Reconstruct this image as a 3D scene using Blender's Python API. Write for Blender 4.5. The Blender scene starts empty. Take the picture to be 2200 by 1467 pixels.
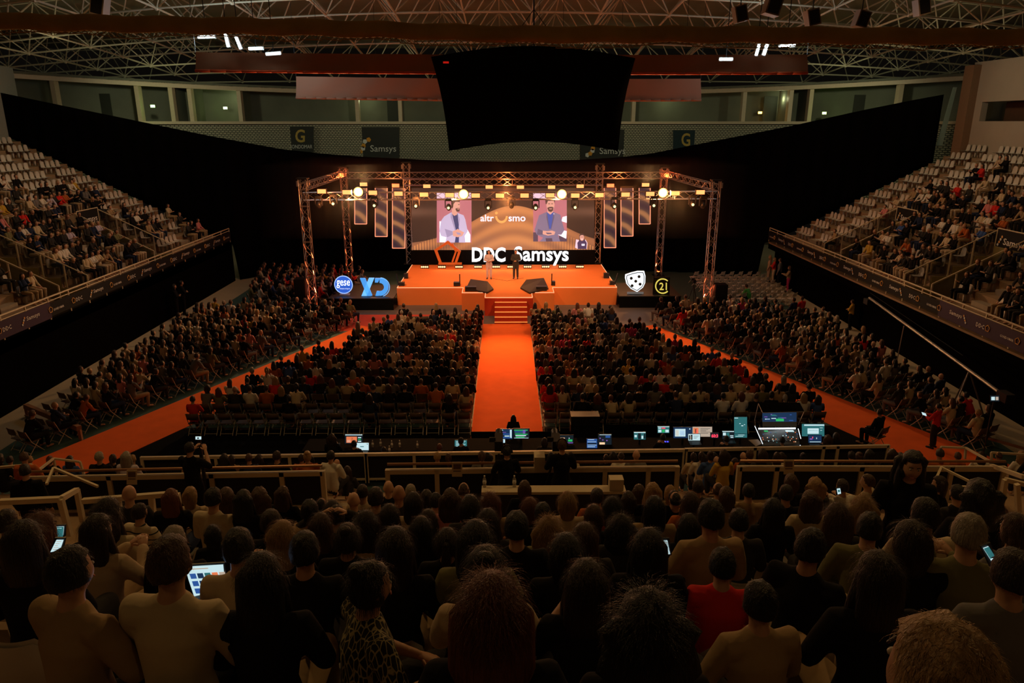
import bpy, math, random
import numpy as np
from mathutils import Vector, Matrix
R = math.radians
SC = bpy.context.scene
COL = SC.collection
random.seed(7)

# ------------------------------------------------------------------ camera, light, exposure
CAM = Vector((0.0, 0.0, 10.8))
F, CX, CY = 1561.0, 1100.0, 733.5
PITCH, YAW = R(16.74), 0.0092
cd = bpy.data.cameras.new('camera'); cam = bpy.data.objects.new('camera', cd); COL.objects.link(cam)
cam.location = CAM
cam.rotation_euler = (R(90) - PITCH, 0, -YAW)
cd.sensor_width = 36.0; cd.lens = F / 2200 * 36; cd.clip_start = 0.05; cd.clip_end = 400
SC.camera = cam
SC.view_settings.view_transform = 'Standard'; SC.view_settings.look = 'None'
SC.view_settings.exposure = 0.0; SC.view_settings.gamma = 1.0; SC.view_settings.use_curve_mapping = False
w = bpy.data.worlds.new('world'); SC.world = w; w.use_nodes = True
w.node_tree.nodes['Background'].inputs[0].default_value = (0.010, 0.008, 0.006, 1)
w.node_tree.nodes['Background'].inputs[1].default_value = 0.25

def lamp(kind, name, loc, target, color, energy, size=0.2, angle=90, blend=0.5, sy=None):
    l = bpy.data.lights.new(name, kind); l.color = color; l.energy = energy
    if kind == 'SPOT': l.spot_size = R(angle); l.spot_blend = blend; l.shadow_soft_size = size
    elif kind == 'POINT': l.shadow_soft_size = size
    elif kind == 'AREA':
        l.size = size
        if sy: l.shape = 'RECTANGLE'; l.size_y = sy
        l.spread = R(angle)
    o = bpy.data.objects.new(name, l); COL.objects.link(o); o.location = loc
    d = Vector(target) - Vector(loc)
    o.rotation_euler = d.to_track_quat('-Z', 'Y').to_euler()
    return o

WARM = (1.0, 0.50, 0.18); ORANGE = (1.0, 0.27, 0.05); AMBER = (1.0, 0.60, 0.28)
# stage wash hung on the front truss
for x in (-9, -3, 3, 9):
    lamp('SPOT', 'stage_wash_light', (x, 42.2, 6.7), (x * 0.45, 47.5, 1.1), (1.0, 0.46, 0.17), 1150, 0.25, 95, 1.0)
for x in (-9, 0, 9):
    lamp('SPOT', 'upstage_wash_light', (x, 51.0, 6.6), (x * 0.6, 45.5, 1.1), (1.0, 0.40, 0.14), 700, 0.25, 100, 1.0)
# blinders on the truss that look out over the audience
for x, t in ((-8.6, -14), (-2.4, -4), (3.2, 4), (9.2, 14)):
    lamp('SPOT', 'blinder_light', (x, 41.7, 7.0), (t, 22, 0.5), (1.0, 0.52, 0.20), 3600, 0.3, 120, 0.9)
# aisle carpet gets its own pair of saturated spots from the truss
lamp('SPOT', 'aisle_spot_light', (0.0, 41.5, 7.1), (0.1, 31.0, 0), (1.0, 0.36, 0.10), 9000, 0.15, 52, 0.9)
# front of house spots hung in the roof (out of the frame above), aimed at the stage
lamp('SPOT', 'front_spot_light', (-9, 24, 17.0), (-3, 44, 1.0), (1.0, 0.56, 0.28), 9500, 0.2, 34, 0.9)
lamp('SPOT', 'front_spot_light', (9, 24, 17.0), (3, 44, 1.0), (1.0, 0.56, 0.28), 9500, 0.2, 34, 0.9)
# added amber lights: rims ahead of the near stand, weak fill from behind
for x, y, e in ((-9, 15, 1300), (9, 15, 1300), (-6, -3, 110), (6, -3, 110)):
    lamp('SPOT', 'rim_fill_light', (x, y, 17.5), (x * 0.8, 7, 6) if y < 10 else (x * .8, 9, 4), (1.0, 0.58, 0.20), e, 0.5, 150, 1.0)
for s in (-1, 1):
    for y, e in ((30, 1000), (43, 1500)):
        lamp('SPOT', 'stand_house_light', (s * 14, y, 16.0), (s * 26, y + 1, 5), (1.0, 0.55, 0.22), e, 0.4, 105, 1.0)
for s in (-1, 1):
    lamp('SPOT', 'roof_bounce_light', (s*8, 42.0, 7.6), (s*9, 31, 18), (1.0, 0.50, 0.20), 1500, 0.2, 110, 1.0)  # added up-lights standing in for stage light bounced onto the roof
# cold high-bay lamps among the trusses
for x, y, z in ((-14.5, 40, 14.7), (-11.5, 40, 14.2), (13.5, 40, 14.4)):
    lamp('POINT', 'high_bay_light', (x, y, z), (x, y, 0), (0.75, 0.92, 1.0), 170, 0.3)
for x, y, z in ((-26, 46, 14.0), (26, 46, 14.0)):
    lamp('POINT', 'roof_fill_light', (x, y, z - 0.6), (x, y, 0), (0.85, 0.82, 0.5), 110, 0.2)  # added fill for the roof and upper wall, no fixture of its own
for x in (-24, -8, 8, 24):
    lamp('SPOT', 'wall_fill_light', (x, 56 - abs(x)*.15, 14.2), (x * 1.05, 66 - abs(x)*.25, 9.6), (0.88, 0.86, 0.52), 700, 0.3, 130, 1.0)  # added fill that brightens the block wall and gallery

# ------------------------------------------------------------------ pixel helpers (place things where the photograph shows them)
_cy, _sy, _cp, _sp = math.cos(YAW), math.sin(YAW), math.cos(PITCH), math.sin(PITCH)
FWD = Vector((_sy * _cp, _cy * _cp, -_sp)); RGT = Vector((_cy, -_sy, 0)); UPV = RGT.cross(FWD)
def ray(px, py): return FWD * F + RGT * (px - CX) - UPV * (py - CY)
def atY(px, py, Y):
    d = ray(px, py); t = (Y - CAM.y) / d.y; return CAM + d * t
def atZ(px, py, z):
    d = ray(px, py); t = (z - CAM.z) / d.z; return CAM + d * t
def proj(p):
    d = Vector(p) - CAM; k = F / max(1e-6, d.dot(FWD)); return CX + d.dot(RGT) * k, CY - d.dot(UPV) * k

# ------------------------------------------------------------------ materials
MATS = {}
def mat(name, col, rough=0.7, metal=0.0, emit=0.0, noise=0.15, scale=6.0, bump=0.0, alpha=None, spec=0.4, ecol=None):
    if name in MATS: return MATS[name]
    m = bpy.data.materials.new(name); m.use_nodes = True; nt = m.node_tree; b = nt.nodes['Principled BSDF']
    b.inputs['Roughness'].default_value = rough; b.inputs['Metallic'].default_value = metal
    b.inputs['Specular IOR Level'].default_value = spec
    c = (*col, 1)
    if emit:
        b.inputs['Emission Color'].default_value = (*(ecol or col), 1); b.inputs['Emission Strength'].default_value = emit
        b.inputs['Base Color'].default_value = tuple(v * 0.3 for v in col) + (1,)
    elif noise:
        tc = nt.nodes.new('ShaderNodeTexCoord'); n = nt.nodes.new('ShaderNodeTexNoise'); n.inputs['Scale'].default_value = scale
        n.inputs['Detail'].default_value = 4
        mx = nt.nodes.new('ShaderNodeMix'); mx.data_type = 'RGBA'
        mx.inputs[6].default_value = tuple(v * (1 - noise) for v in col) + (1,)
        mx.inputs[7].default_value = tuple(min(1, v * (1 + noise)) for v in col) + (1,)
        nt.links.new(tc.outputs['Object'], n.inputs['Vector']); nt.links.new(n.outputs['Fac'], mx.inputs[0])
        nt.links.new(mx.outputs[2], b.inputs['Base Color'])
        if bump:
            bp = nt.nodes.new('ShaderNodeBump'); bp.inputs['Strength'].default_value = bump; bp.inputs['Distance'].default_value = 0.02
            nt.links.new(n.outputs['Fac'], bp.inputs['Height']); nt.links.new(bp.outputs['Normal'], b.inputs['Normal'])
    else: b.inputs['Base Color'].default_value = c
    if alpha is not None: b.inputs['Alpha'].default_value = alpha
    MATS[name] = m; return m
def emi(name, col, s): return mat('glow_' + name, col, 0.5, 0, s, 0)

M_black = mat('black_cloth', (0.006, 0.006, 0.006), 0.95, noise=0.3, spec=0.05)
M_drape = mat('black_drape', (0.0035, 0.003, 0.003), 1.0, noise=0.3, scale=2, spec=0.0)
M_blackp = mat('black_plastic', (0.012, 0.012, 0.013), 0.45, noise=0.1)
M_dark = mat('dark_metal', (0.03, 0.03, 0.032), 0.4, 0.6, noise=0.1)
M_alu = mat('aluminium', (0.62, 0.6, 0.58), 0.32, 0.85, noise=0.08)
M_cream = mat('cream_paint', (0.62, 0.52, 0.36), 0.5, noise=0.08)
M_conc = mat('concrete', (0.33, 0.27, 0.20), 0.85, noise=0.18, scale=3, bump=0.2)
M_concg = mat('green_grey_concrete', (0.15, 0.16, 0.12), 0.9, noise=0.22, scale=0.8)
M_teal = mat('court_green', (0.05, 0.105, 0.10), 0.6, noise=0.12, scale=1.5)
M_wood = mat('court_board', (0.42, 0.36, 0.25), 0.5, noise=0.12, scale=1.0)
M_orange = mat('orange_carpet', (0.86, 0.15, 0.03), 0.95, noise=0.14, scale=1.6, bump=0.25, spec=0.1)
M_orange2 = mat('orange_stage_cloth', (0.80, 0.23, 0.06), 0.85, noise=0.06, scale=1.2, spec=0.15)
M_red = mat('red_stage_cloth', (0.45, 0.04, 0.012), 0.85, noise=0.08, scale=1.2, spec=0.15)
M_white = mat('white_plastic', (0.72, 0.69, 0.63), 0.45, noise=0.06)
M_seat = mat('seat_plastic', (0.62, 0.58, 0.53), 0.45, noise=0.1, scale=2)
M_glass = mat('smoked_glass', (0.05, 0.05, 0.04), 0.1, 0, noise=0, alpha=0.35)
M_tube = mat('roof_tube', (0.55, 0.53, 0.38), 0.5, 0.1, noise=0.12)
M_roof = mat('roof_deck', (0.30, 0.30, 0.21), 0.9, noise=0.3, scale=0.4)
M_net = mat('brown_net', (0.42, 0.29, 0.10), 0.9, noise=0.45, scale=1.2, bump=0.6)
M_banner = mat('rust_banner', (0.30, 0.13, 0.06), 0.7, noise=0.15, scale=0.6)
M_banner2 = mat('rust_banner_light', (0.36, 0.17, 0.10), 0.7, noise=0.10, scale=0.6)
M_led = emi('strip', (1.0, 0.42, 0.20), 1.25)
M_print = mat('white_print', (0.75, 0.75, 0.72), 0.6, noise=0.0)
M_purple = mat('purple_banner', (0.035, 0.014, 0.05), 0.7, noise=0.35, scale=0.6)
M_logo = mat('logo_print', (0.75, 0.40, 0.12), 0.6, noise=0.0)

# ------------------------------------------------------------------ mesh builder
class MB:
    def __init__(s): s.v = []; s.f = []; s.m = []
    def add(s, vs, fs, mi=0):
        b = len(s.v); s.v += [tuple(v) for v in vs]
        for f in fs: s.f.append(tuple(b + i for i in f)); s.m.append(mi)
        return s
    def box(s, a, b, mi=0, mtx=None):
        x0, y0, z0 = a; x1, y1, z1 = b
        vs = [Vector(p) for p in ((x0,y0,z0),(x1,y0,z0),(x1,y1,z0),(x0,y1,z0),(x0,y0,z1),(x1,y0,z1),(x1,y1,z1),(x0,y1,z1))]
        if mtx: vs = [mtx @ v for v in vs]
        return s.add(vs, [(0,3,2,1),(4,5,6,7),(0,1,5,4),(1,2,6,5),(2,3,7,6),(3,0,4,7)], mi)
    def cbox(s, c, d, mi=0, mtx=None):
        return s.box([c[i]-d[i]/2 for i in range(3)], [c[i]+d[i]/2 for i in range(3)], mi, mtx)
    def tube(s, p, q, r, n=6, mi=0, r2=None):
        p, q = Vector(p), Vector(q); d = (q-p)
        if d.length < 1e-6: return s
        d.normalize(); u = d.orthogonal().normalized(); w_ = d.cross(u); r2 = r if r2 is None else r2
        vs = [p + (u*math.cos(2*math.pi*i/n) + w_*math.sin(2*math.pi*i/n))*r for i in range(n)]
        vs += [q + (u*math.cos(2*math.pi*i/n) + w_*math.sin(2*math.pi*i/n))*r2 for i in range(n)]
        fs = [(i, (i+1)%n, n+(i+1)%n, n+i) for i in range(n)] + [tuple(reversed(range(n))), tuple(range(n, 2*n))]
        return s.add(vs, fs, mi)
    def path(s, pts, r, n=6, mi=0):
        for a, b in zip(pts, pts[1:]): s.tube(a, b, r, n, mi)
        return s
    def prism(s, pts, off, mi=0):           # planar polygon extruded by the vector off
        pts = [Vector(p) for p in pts]; n = len(pts); off = Vector(off)
        vs = pts + [p + off for p in pts]
        fs = [tuple(range(n)), tuple(reversed(range(n, 2*n)))] + [(i, n+i, n+(i+1)%n, (i+1)%n) for i in range(n)]
        return s.add(vs, fs, mi)
    def ell(s, c, r, nu=12, nv=8, mi=0, fn=None):
        c = Vector(c); vs = []; fs = []
        for j in range(nv+1):
            t = math.pi*j/nv
            for i in range(nu):
                a = 2*math.pi*i/nu
                d = Vector((math.sin(t)*math.cos(a), math.sin(t)*math.sin(a), math.cos(t)))
                p = Vector((d.x*r[0], d.y*r[1], d.z*r[2]))
                if fn: p = fn(d, p)
                vs.append(c + p)
        for j in range(nv):
            for i in range(nu):
                fs.append((j*nu+i, (j+1)*nu+i, (j+1)*nu+(i+1)%nu, j*nu+(i+1)%nu))
        return s.add(vs, fs, mi)
    def loft(s, pts, rad, n=10, mi=0, side=(1,0,0), caps=True):
        """rings round the points; rad = (half width along side, half depth)"""
        P = [Vector(p) for p in pts]; Q = [(r, r) if not isinstance(r, tuple) else r for r in rad]
        if caps:
            d0 = (P[0]-P[1]).normalized(); d1 = (P[-1]-P[-2]).normalized()
            a0, a1 = min(Q[0]), min(Q[-1])
            P = [P[0]+d0*a0*0.95, P[0]+d0*a0*0.7] + P + [P[-1]+d1*a1*0.7, P[-1]+d1*a1*0.95]
            Q = [(Q[0][0]*.3, Q[0][1]*.3), (Q[0][0]*.72, Q[0][1]*.72)] + Q + [(Q[-1][0]*.72, Q[-1][1]*.72), (Q[-1][0]*.3, Q[-1][1]*.3)]
        vs = []; k = len(P); S = Vector(side)
        for i in range(k):
            d = (P[min(i+1, k-1)] - P[max(i-1, 0)]).normalized()
            u = (S - d*S.dot(d))
            if u.length < 0.2: u = d.orthogonal()
            u.normalize(); w_ = d.cross(u)
            for j in range(n):
                a = 2*math.pi*j/n
                vs.append(P[i] + u*math.cos(a)*Q[i][0] + w_*math.sin(a)*Q[i][1])
        fs = [(i*n+j, i*n+(j+1)%n, (i+1)*n+(j+1)%n, (i+1)*n+j) for i in range(k-1) for j in range(n)]
        fs += [tuple(reversed(range(n))), tuple(range((k-1)*n, k*n))]
        return s.add(vs, fs, mi)
    def mesh(s, name, mats, smooth=False, off=None):
        me = bpy.data.meshes.new(name)
        vs = s.v if off is None else [(v[0]-off[0], v[1]-off[1], v[2]-off[2]) for v in s.v]
        me.from_pydata(vs, [], s.f)
        mats = mats if isinstance(mats, (list, tuple)) else [mats]
        for m in mats: me.materials.append(m)
        if len(mats) > 1: me.polygons.foreach_set('material_index', s.m)
        if smooth: me.polygons.foreach_set('use_smooth', [True]*len(me.polygons))
        me.update(); return me
    def build(s, name, mats, parent=None, smooth=False, loc=None):
        """vertices are in world space; the object's origin goes to loc (top-level) or to its parent's origin"""
        off = Vector(parent['_o']) if parent is not None and '_o' in parent else None
        if parent is None:
            if loc is None:
                a = np.array(s.v); loc = ((a[:,0].min()+a[:,0].max())/2, (a[:,1].min()+a[:,1].max())/2, a[:,2].min())
            off = Vector(loc)
        o = bpy.data.objects.new(name, s.mesh(name, mats, smooth, off)); COL.objects.link(o)
        if parent is not None:
            o.parent = parent; o['_o'] = list(off) if off is not None else [0,0,0]
        else: o.location = off; o['_o'] = list(off)
        return o
def tag(o, label=None, cat=None, group=None, kind=None):
    if label: o['label'] = label
    if cat: o['category'] = cat
    if group: o['group'] = group
    if kind: o['kind'] = kind
    return o
def thing(name, label, cat, loc=(0,0,0), group=None, kind=None):
    o = bpy.data.objects.new(name, None); COL.objects.link(o); o.location = loc; o['_o'] = list(loc); o.empty_display_size = 0.2
    return tag(o, label, cat, group, kind)
def fit_text(mb, txt, p00, p10, p01, mi=0, bold=0.0, depth=0.02, nrm=None, res=3):
    """flat letters fitted into the parallelogram p00 (lower left), p10 (lower right), p01 (upper left)"""
    cu = bpy.data.curves.new('t', 'FONT'); cu.body = txt; cu.size = 1; cu.offset = bold; cu.resolution_u = res
    ob = bpy.data.objects.new('t', cu); COL.objects.link(ob)
    dg = bpy.context.evaluated_depsgraph_get(); me = bpy.data.meshes.new_from_object(ob.evaluated_get(dg))
    n = len(me.vertices); co = np.zeros(n*3); me.vertices.foreach_get('co', co); co = co.reshape(-1, 3)
    lo, hi = co.min(0), co.max(0)
    p00, p10, p01 = Vector(p00), Vector(p10), Vector(p01); U = p10-p00; V = p01-p00
    if nrm is None: nrm = U.cross(V).normalized()
    vs = [p00 + U*((c[0]-lo[0])/(hi[0]-lo[0])) + V*((c[1]-lo[1])/(hi[1]-lo[1])) + nrm*depth for c in co]
    b = len(mb.v); mb.v += [tuple(v) for v in vs]
    if depth > 0.03: mb.v += [tuple(v - nrm*depth) for v in vs]
    for p in me.polygons: mb.f.append(tuple(b+i for i in p.vertices)); mb.m.append(mi)
    if depth > 0.03:                                    # solid letters: walls along the boundary edges
        cnt = {}
        for p in me.polygons:
            for a_, b_ in p.edge_keys: cnt[(a_, b_)] = cnt.get((a_, b_), 0) + 1
        for (a_, b_), c in cnt.items():
            if c == 1: mb.f.append((b+a_, b+b_, b+n+b_, b+n+a_)); mb.m.append(mi)
    bpy.data.objects.remove(ob); bpy.data.curves.remove(cu); bpy.data.meshes.remove(me)
def text_px(mb, txt, x0, y0, x1, y1, Y, mi=0, bold=0.0, depth=0.02):
    fit_text(mb, txt, atY(x0, y1, Y), atY(x1, y1, Y), atY(x0, y0, Y), mi, bold, depth, Vector((0,-1,0)))
def poly_px(mb, pts, Y, mi=0, t=0.01):
    mb.prism([atY(x, y, Y) for x, y in pts], (0, t, 0), mi)
def rect_px(mb, x0, y0, x1, y1, Y, mi=0, t=0.01): poly_px(mb, [(x0,y1),(x1,y1),(x1,y0),(x0,y0)], Y, mi, t)
def ORD(n): return ('first second third fourth fifth sixth seventh eighth ninth tenth eleventh twelfth thirteenth fourteenth fifteenth sixteenth seventeenth eighteenth nineteenth twentieth'.split() + ['%dth' % i for i in range(21, 140)])[n]
# ------------------------------------------------------------------ the hall
XL, XR = -19.3, 19.2
fl = tag(MB().box((-45, 18.5, -0.3), (45, 70, 0)).build('floor', M_wood), 'pale board margin of the arena floor', None, None, 'structure')
cm = tag(MB().box((-17.4, 19.5, 0), (17.4, 56, 0.006)).build('court_surface', M_teal, fl), 'dark green court mat')
# carpets
def strip(name, pts, label, m=M_orange, z=0.02):
    mb = MB().prism([(x, y, 0.007) for x, y in pts], (0, 0, z - 0.007)); return tag(mb.build(name, m), label, 'carpet')
tag(MB().box((-13.5, 20.6, 0.0062), (13.8, 24.9, 0.0068)).build('dark_floor_sheet', M_black), 'black sheet added to darken the floor under the control desks', 'mat')  # sheet added only to make the floor darker here
strip('aisle_carpet', [(-1.25, 22.6), (1.35, 22.6), (1.35, 39.25), (-1.25, 39.25)], 'long orange carpet down the central aisle to the stage stairs')
strip('diagonal_carpet', [(-16.6, 20.4), (-13.9, 20.4), (-6.0, 37.8), (-8.0, 39.0)], 'orange carpet strip slanting between left audience blocks', z=0.018)
strip('diagonal_carpet', [(14.2, 20.4), (17.2, 20.4), (8.2, 39.0), (6.2, 37.8)], 'orange carpet strip slanting between right audience blocks', z=0.018)
tag(MB().box((-12.0, 37.6, 0.0065), (12.5, 44.5, 0.0105)).build('apron_mat', mat('grey_mat', (0.13,0.115,0.11), 0.6, noise=0.15, scale=1.2)), 'dark grey floor mat spread in front of the stage', 'mat')
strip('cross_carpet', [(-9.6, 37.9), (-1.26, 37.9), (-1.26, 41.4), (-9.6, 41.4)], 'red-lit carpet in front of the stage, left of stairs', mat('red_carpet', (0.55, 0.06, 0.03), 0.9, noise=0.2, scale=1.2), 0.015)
strip('cross_carpet', [(1.36, 37.9), (8.5, 37.9), (6.5, 39.0), (1.36, 39.0)], 'narrow orange carpet before the front row, right of stairs', M_orange, 0.015)

# side walls below the stands
tag(MB().box((XL - 0.3, 19, 0), (XL, 51.2, 2.9)).build('wall_left', M_drape), None, None, None, 'structure')
tag(MB().box((XR, 19, 0), (XR + 0.3, 51.2, 2.9)).build('wall_right', M_drape), None, None, None, 'structure')

# side stands: fifteen terraces each, cut by two stairwell openings
RUN, RISE, NROW = 0.95, 0.49, 15
STAND = {-1: (-19.3, 15), 1: (18.6, 13)}
VOM = [(32.0, 34.2), (41.2, 43.4)]
def terr(s, i):   # x near edge, z top of terrace i
    x0 = STAND[s][0]; return x0 + s * RUN * i, 2.75 + RISE * i
M_terr = mat('terrace_concrete', (0.30, 0.20, 0.12), 0.85, noise=0.2, scale=2, bump=0.1)
M_olive = mat('olive_stairwell_wall', (0.24, 0.19, 0.07), 0.85, noise=0.15)
for s in (-1, 1):
    g = thing('grandstand', 'terraced %s side grandstand of concrete steps' % ('left' if s < 0 else 'right'), None, (s * 19.3, 35, 0), None, 'structure')
    for i in range(STAND[s][1]):
        x, z = terr(s, i); xa, xb = sorted((x, x + s * RUN))
        if i == 0: segs = [(14, 51.0)]
        elif i <= 4: segs = [(14, VOM[0][0]), (VOM[0][1], VOM[1][0]), (VOM[1][1], 51.0)]
        else: segs = [(14, 51.0)]
        for a, b in segs:
            MB().box((xa, a, z - RISE - 0.35 if i else 2.66), (xb, b, z)).build('terrace_step', M_terr, g)
            if not i: MB().box((xa, a, 2.3), (xb, b, 2.66)).build('edge_drape', M_drape, g)
    # stairs between the seat blocks: half-height steps in a lighter tone
    for y0 in (29.2, 38.4, 46.6):
        for i in range(1, STAND[s][1]):
            x, z = terr(s, i); xa, xb = sorted((x - s * 0.02, x - s * 0.42))
            MB().box((xa, y0, z - RISE), (xb, y0 + 1.1, z - RISE / 2)).build('stair_tread', M_conc, g)
    for (a, b) in VOM:
        x5, z5 = terr(s, 5); xw = sorted((x5 - s * 0.02, x5 - s * 0.1))
        MB().box((xw[0], a, 1.2), (xw[1], b, z5)).build('stairwell_wall', M_olive, g)
        for yy in (a, b):
            x1, _ = terr(s, 1)
            mb = MB(); xs = [terr(s, i)[0] for i in range(1, 6)]
            pts = [(x1, 1.2)]
            for i in range(1, 5):
                xx, zz = terr(s, i); pts += [(xx, zz), (xx + s * RUN, zz)]
            pts += [(terr(s, 5)[0], 1.2)]
            mb.prism([(px, yy - 0.04, pz) for px, pz in pts], (0, 0.08, 0)); mb.build('stairwell_side', M_olive, g)
        MB().box((min(x1, x5), a, 1.9), (max(x1, x5), b, 2.0)).build('stairwell_floor', M_olive, g)

# rails, posts and banner along the front of each side stand
def rail_line(mb, pts, r): mb.path(pts, r, 6)
LOGOS = ['DDC', 'Samsys', 'GONDOMAR']
for s in (-1, 1):
    x0 = STAND[s][0]; sn = 'left' if s < 0 else 'right'
    g = thing('balcony_railing', 'long pale steel railing along the front of the %s side stand' % sn, 'railing', (x0, 35, 2.75))
    MB().tube((x0, 13, 3.75), (x0, 51, 3.75), 0.035).build('top_rail', M_cream, g)
    MB().tube((x0, 13, 3.58), (x0, 51, 3.58), 0.022).build('mid_rail', M_cream, g)
    for k in range(26):
        y = 13.5 + k * 1.5; MB().box((x0 - 0.025, y - 0.03, 2.8), (x0 + 0.025, y + 0.03, 3.75)).build('post', M_cream, g)
    MB().box((x0 - 0.006, 13, 2.85), (x0 + 0.006, 51, 3.5)).build('glass_panel', M_glass, g)
    b = thing('fascia_banner', 'long sponsor banner hanging under the railing of the %s stand' % sn, 'banner', (x0, 35, 2.9))
    xf = x0 - s * 0.07
    MB().box((min(xf, xf + s * 0.02), 13, 2.88), (max(xf, xf + s * 0.02), 30.0, 3.56)).build('cloth', M_purple, b)
    MB().box((min(xf, xf + s * 0.02), 30.0, 2.95), (max(xf, xf + s * 0.02), 51, 3.52)).build('cloth', mat('black_banner', (0.006, 0.005, 0.006), 0.85, noise=0.2), b)
    n = 0
    y = 17.0
    while y < 50:
        t = ('DDC', 'Samsys', 'GONDOMAR')[n % 3]; L = (0.5, 0.85, 0.75)[n % 3]; H = (0.17, 0.22, 0.10)[n % 3]
        xx = xf - s * 0.02; mb = MB()
        a, bb = (y, y + L) if s < 0 else (y + L, y)
        fit_text(mb, t, (xx, a, 3.14), (xx, bb, 3.14), (xx, a, 3.14 + H), 0, 0.01, 0.0, Vector((-s, 0, 0)), 1)
        # emblem in front of each word
        c = (xx, y - 0.2, 3.24)
        if n % 3 == 1:
            for q in range(4): mb.prism([(xx, y - 0.3 + q*0.06 + 0.05*math.cos(k*1.2566), 3.1 + q*0.08 + 0.05*math.sin(k*1.2566)) for k in range(5)], (-s*0.004, 0, 0), 1 if q % 2 else 0)
        else:
            ring = [(xx, c[1] + 0.13*math.cos(k*1.2566+1.57), c[2] + 0.13*math.sin(k*1.2566+1.57)) for k in range(6)]
            for p_, q_ in zip(ring, ring[1:]): mb.tube(p_, q_, 0.016, 4, 1)
        y += L + 0.95; n += 1; mb.build('lettering', [M_print, M_logo], b)
# stairwell rails with glass and the back banner
for s in (-1, 1):
    for vi, (a, b) in enumerate(VOM):
        sn = ('left', 'right')[s > 0]; which = ('nearer', 'farther')[vi]
        x1, z1 = terr(s, 1); x5, z5 = terr(s, 5)
        for yi, yy in enumerate((a - 0.06, b + 0.06)):
            g = thing('stairwell_railing', 'sloping pale railing with glass on the %s side of %s stairwell, %s stand' % (('near', 'far')[yi], which, sn), 'railing', (x1, yy, z1))
            p, q = Vector((x1 - s*0.3, yy, 3.85)), Vector((x5, yy, z5 + 0.75))
            MB().tube(p, q, 0.03).build('handrail', M_cream, g)
            for k in range(5):
                c = p.lerp(q, k / 4.0); zb = max(2.75, 2.75 + RISE * math.floor(abs(c.x - STAND[s][0]) / RUN + 1e-3) - RISE) - 0.3
                MB().box((c.x - 0.03, yy - 0.025, zb), (c.x + 0.03, yy + 0.025, c.z)).build('post', M_cream, g)
            MB().prism([(p.x, yy, 2.75), (q.x, yy, z5 - 0.3), (q.x, yy, q.z - 0.08), (p.x, yy, p.z - 0.08)], (0, 0.008, 0)).build('glass_panel', M_glass, g)
        g = thing('stairwell_banner', 'black sponsor banner over the back of %s stairwell, %s stand' % (which, sn), 'banner', (x5, (a+b)/2, z5))
        xx = x5 - s * 0.06
        MB().box((min(xx, xx + s*0.02), a, z5 - 0.15), (max(xx, xx + s*0.02), b, z5 + 0.8)).build('cloth', MATS['black_banner'], g)
        MB().path([(xx, a, z5-0.2), (xx, a, z5+0.84), (xx, b, z5+0.84), (xx, b, z5-0.2)], 0.03).build('frame', M_cream, g)
        mb = MB(); xt = xx - s*0.02
        ya, yb = (a + 0.55, b - 0.2) if s < 0 else (b - 0.55, a + 0.2)
        fit_text(mb, 'Samsys', (xt, ya, z5 + 0.05), (xt, yb, z5 + 0.05), (xt, ya, z5 + 0.45), 0, 0.01, 0, Vector((-s,0,0)), 2)
        for q in range(4):
            yc = (a + 0.2 + q*0.07) if s < 0 else (b - 0.2 - q*0.07)
            mb.prism([(xt, yc + 0.07*math.cos(k*1.2566), z5 + 0.1 + q*0.13 + 0.07*math.sin(k*1.2566)) for k in range(5)], (-s*0.004,0,0), 1 if q % 2 else 0)
        mb.build('lettering', [M_print, M_logo], g)

# ---- near stand under the camera
def plat(D):
    if D < 10.5: return 10.8 - (1.87 + 0.465 * D)
    if D < 13.3: return 3.35
    return 3.3 - 0.5 * (D - 13.0)
g = thing('grandstand', 'terraced near grandstand that the camera looks down from', None, (0, 8, 0), None, 'structure')
ROWD = [0.3 + 0.86 * i for i in range(12)]
for D in ROWD:
    z = plat(D); MB().box((-17, D - 0.38, z - 0.8), (17, D + 0.50, z)).build('terrace_step', M_terr, g)
MB().box((-17, 10.3, 2.8), (17, 13.2, 3.35)).build('terrace_step', M_terr, g)
LROW = [13.7 + 0.84 * i for i in range(7)]
for D in LROW:
    z = max(0.1, plat(D)); MB().box((-17, D - 0.42, z - 0.6), (17, D + 0.42, z)).build('terrace_step', M_terr, g)
for xc in (-3.0, 3.9):
    for D in LROW:
        z = max(0.1, plat(D)); MB().box((xc - 0.55, D - 0.42, z), (xc + 0.55, D - 0.05, z + 0.22)).build('stair_tread', M_conc, g)

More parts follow.
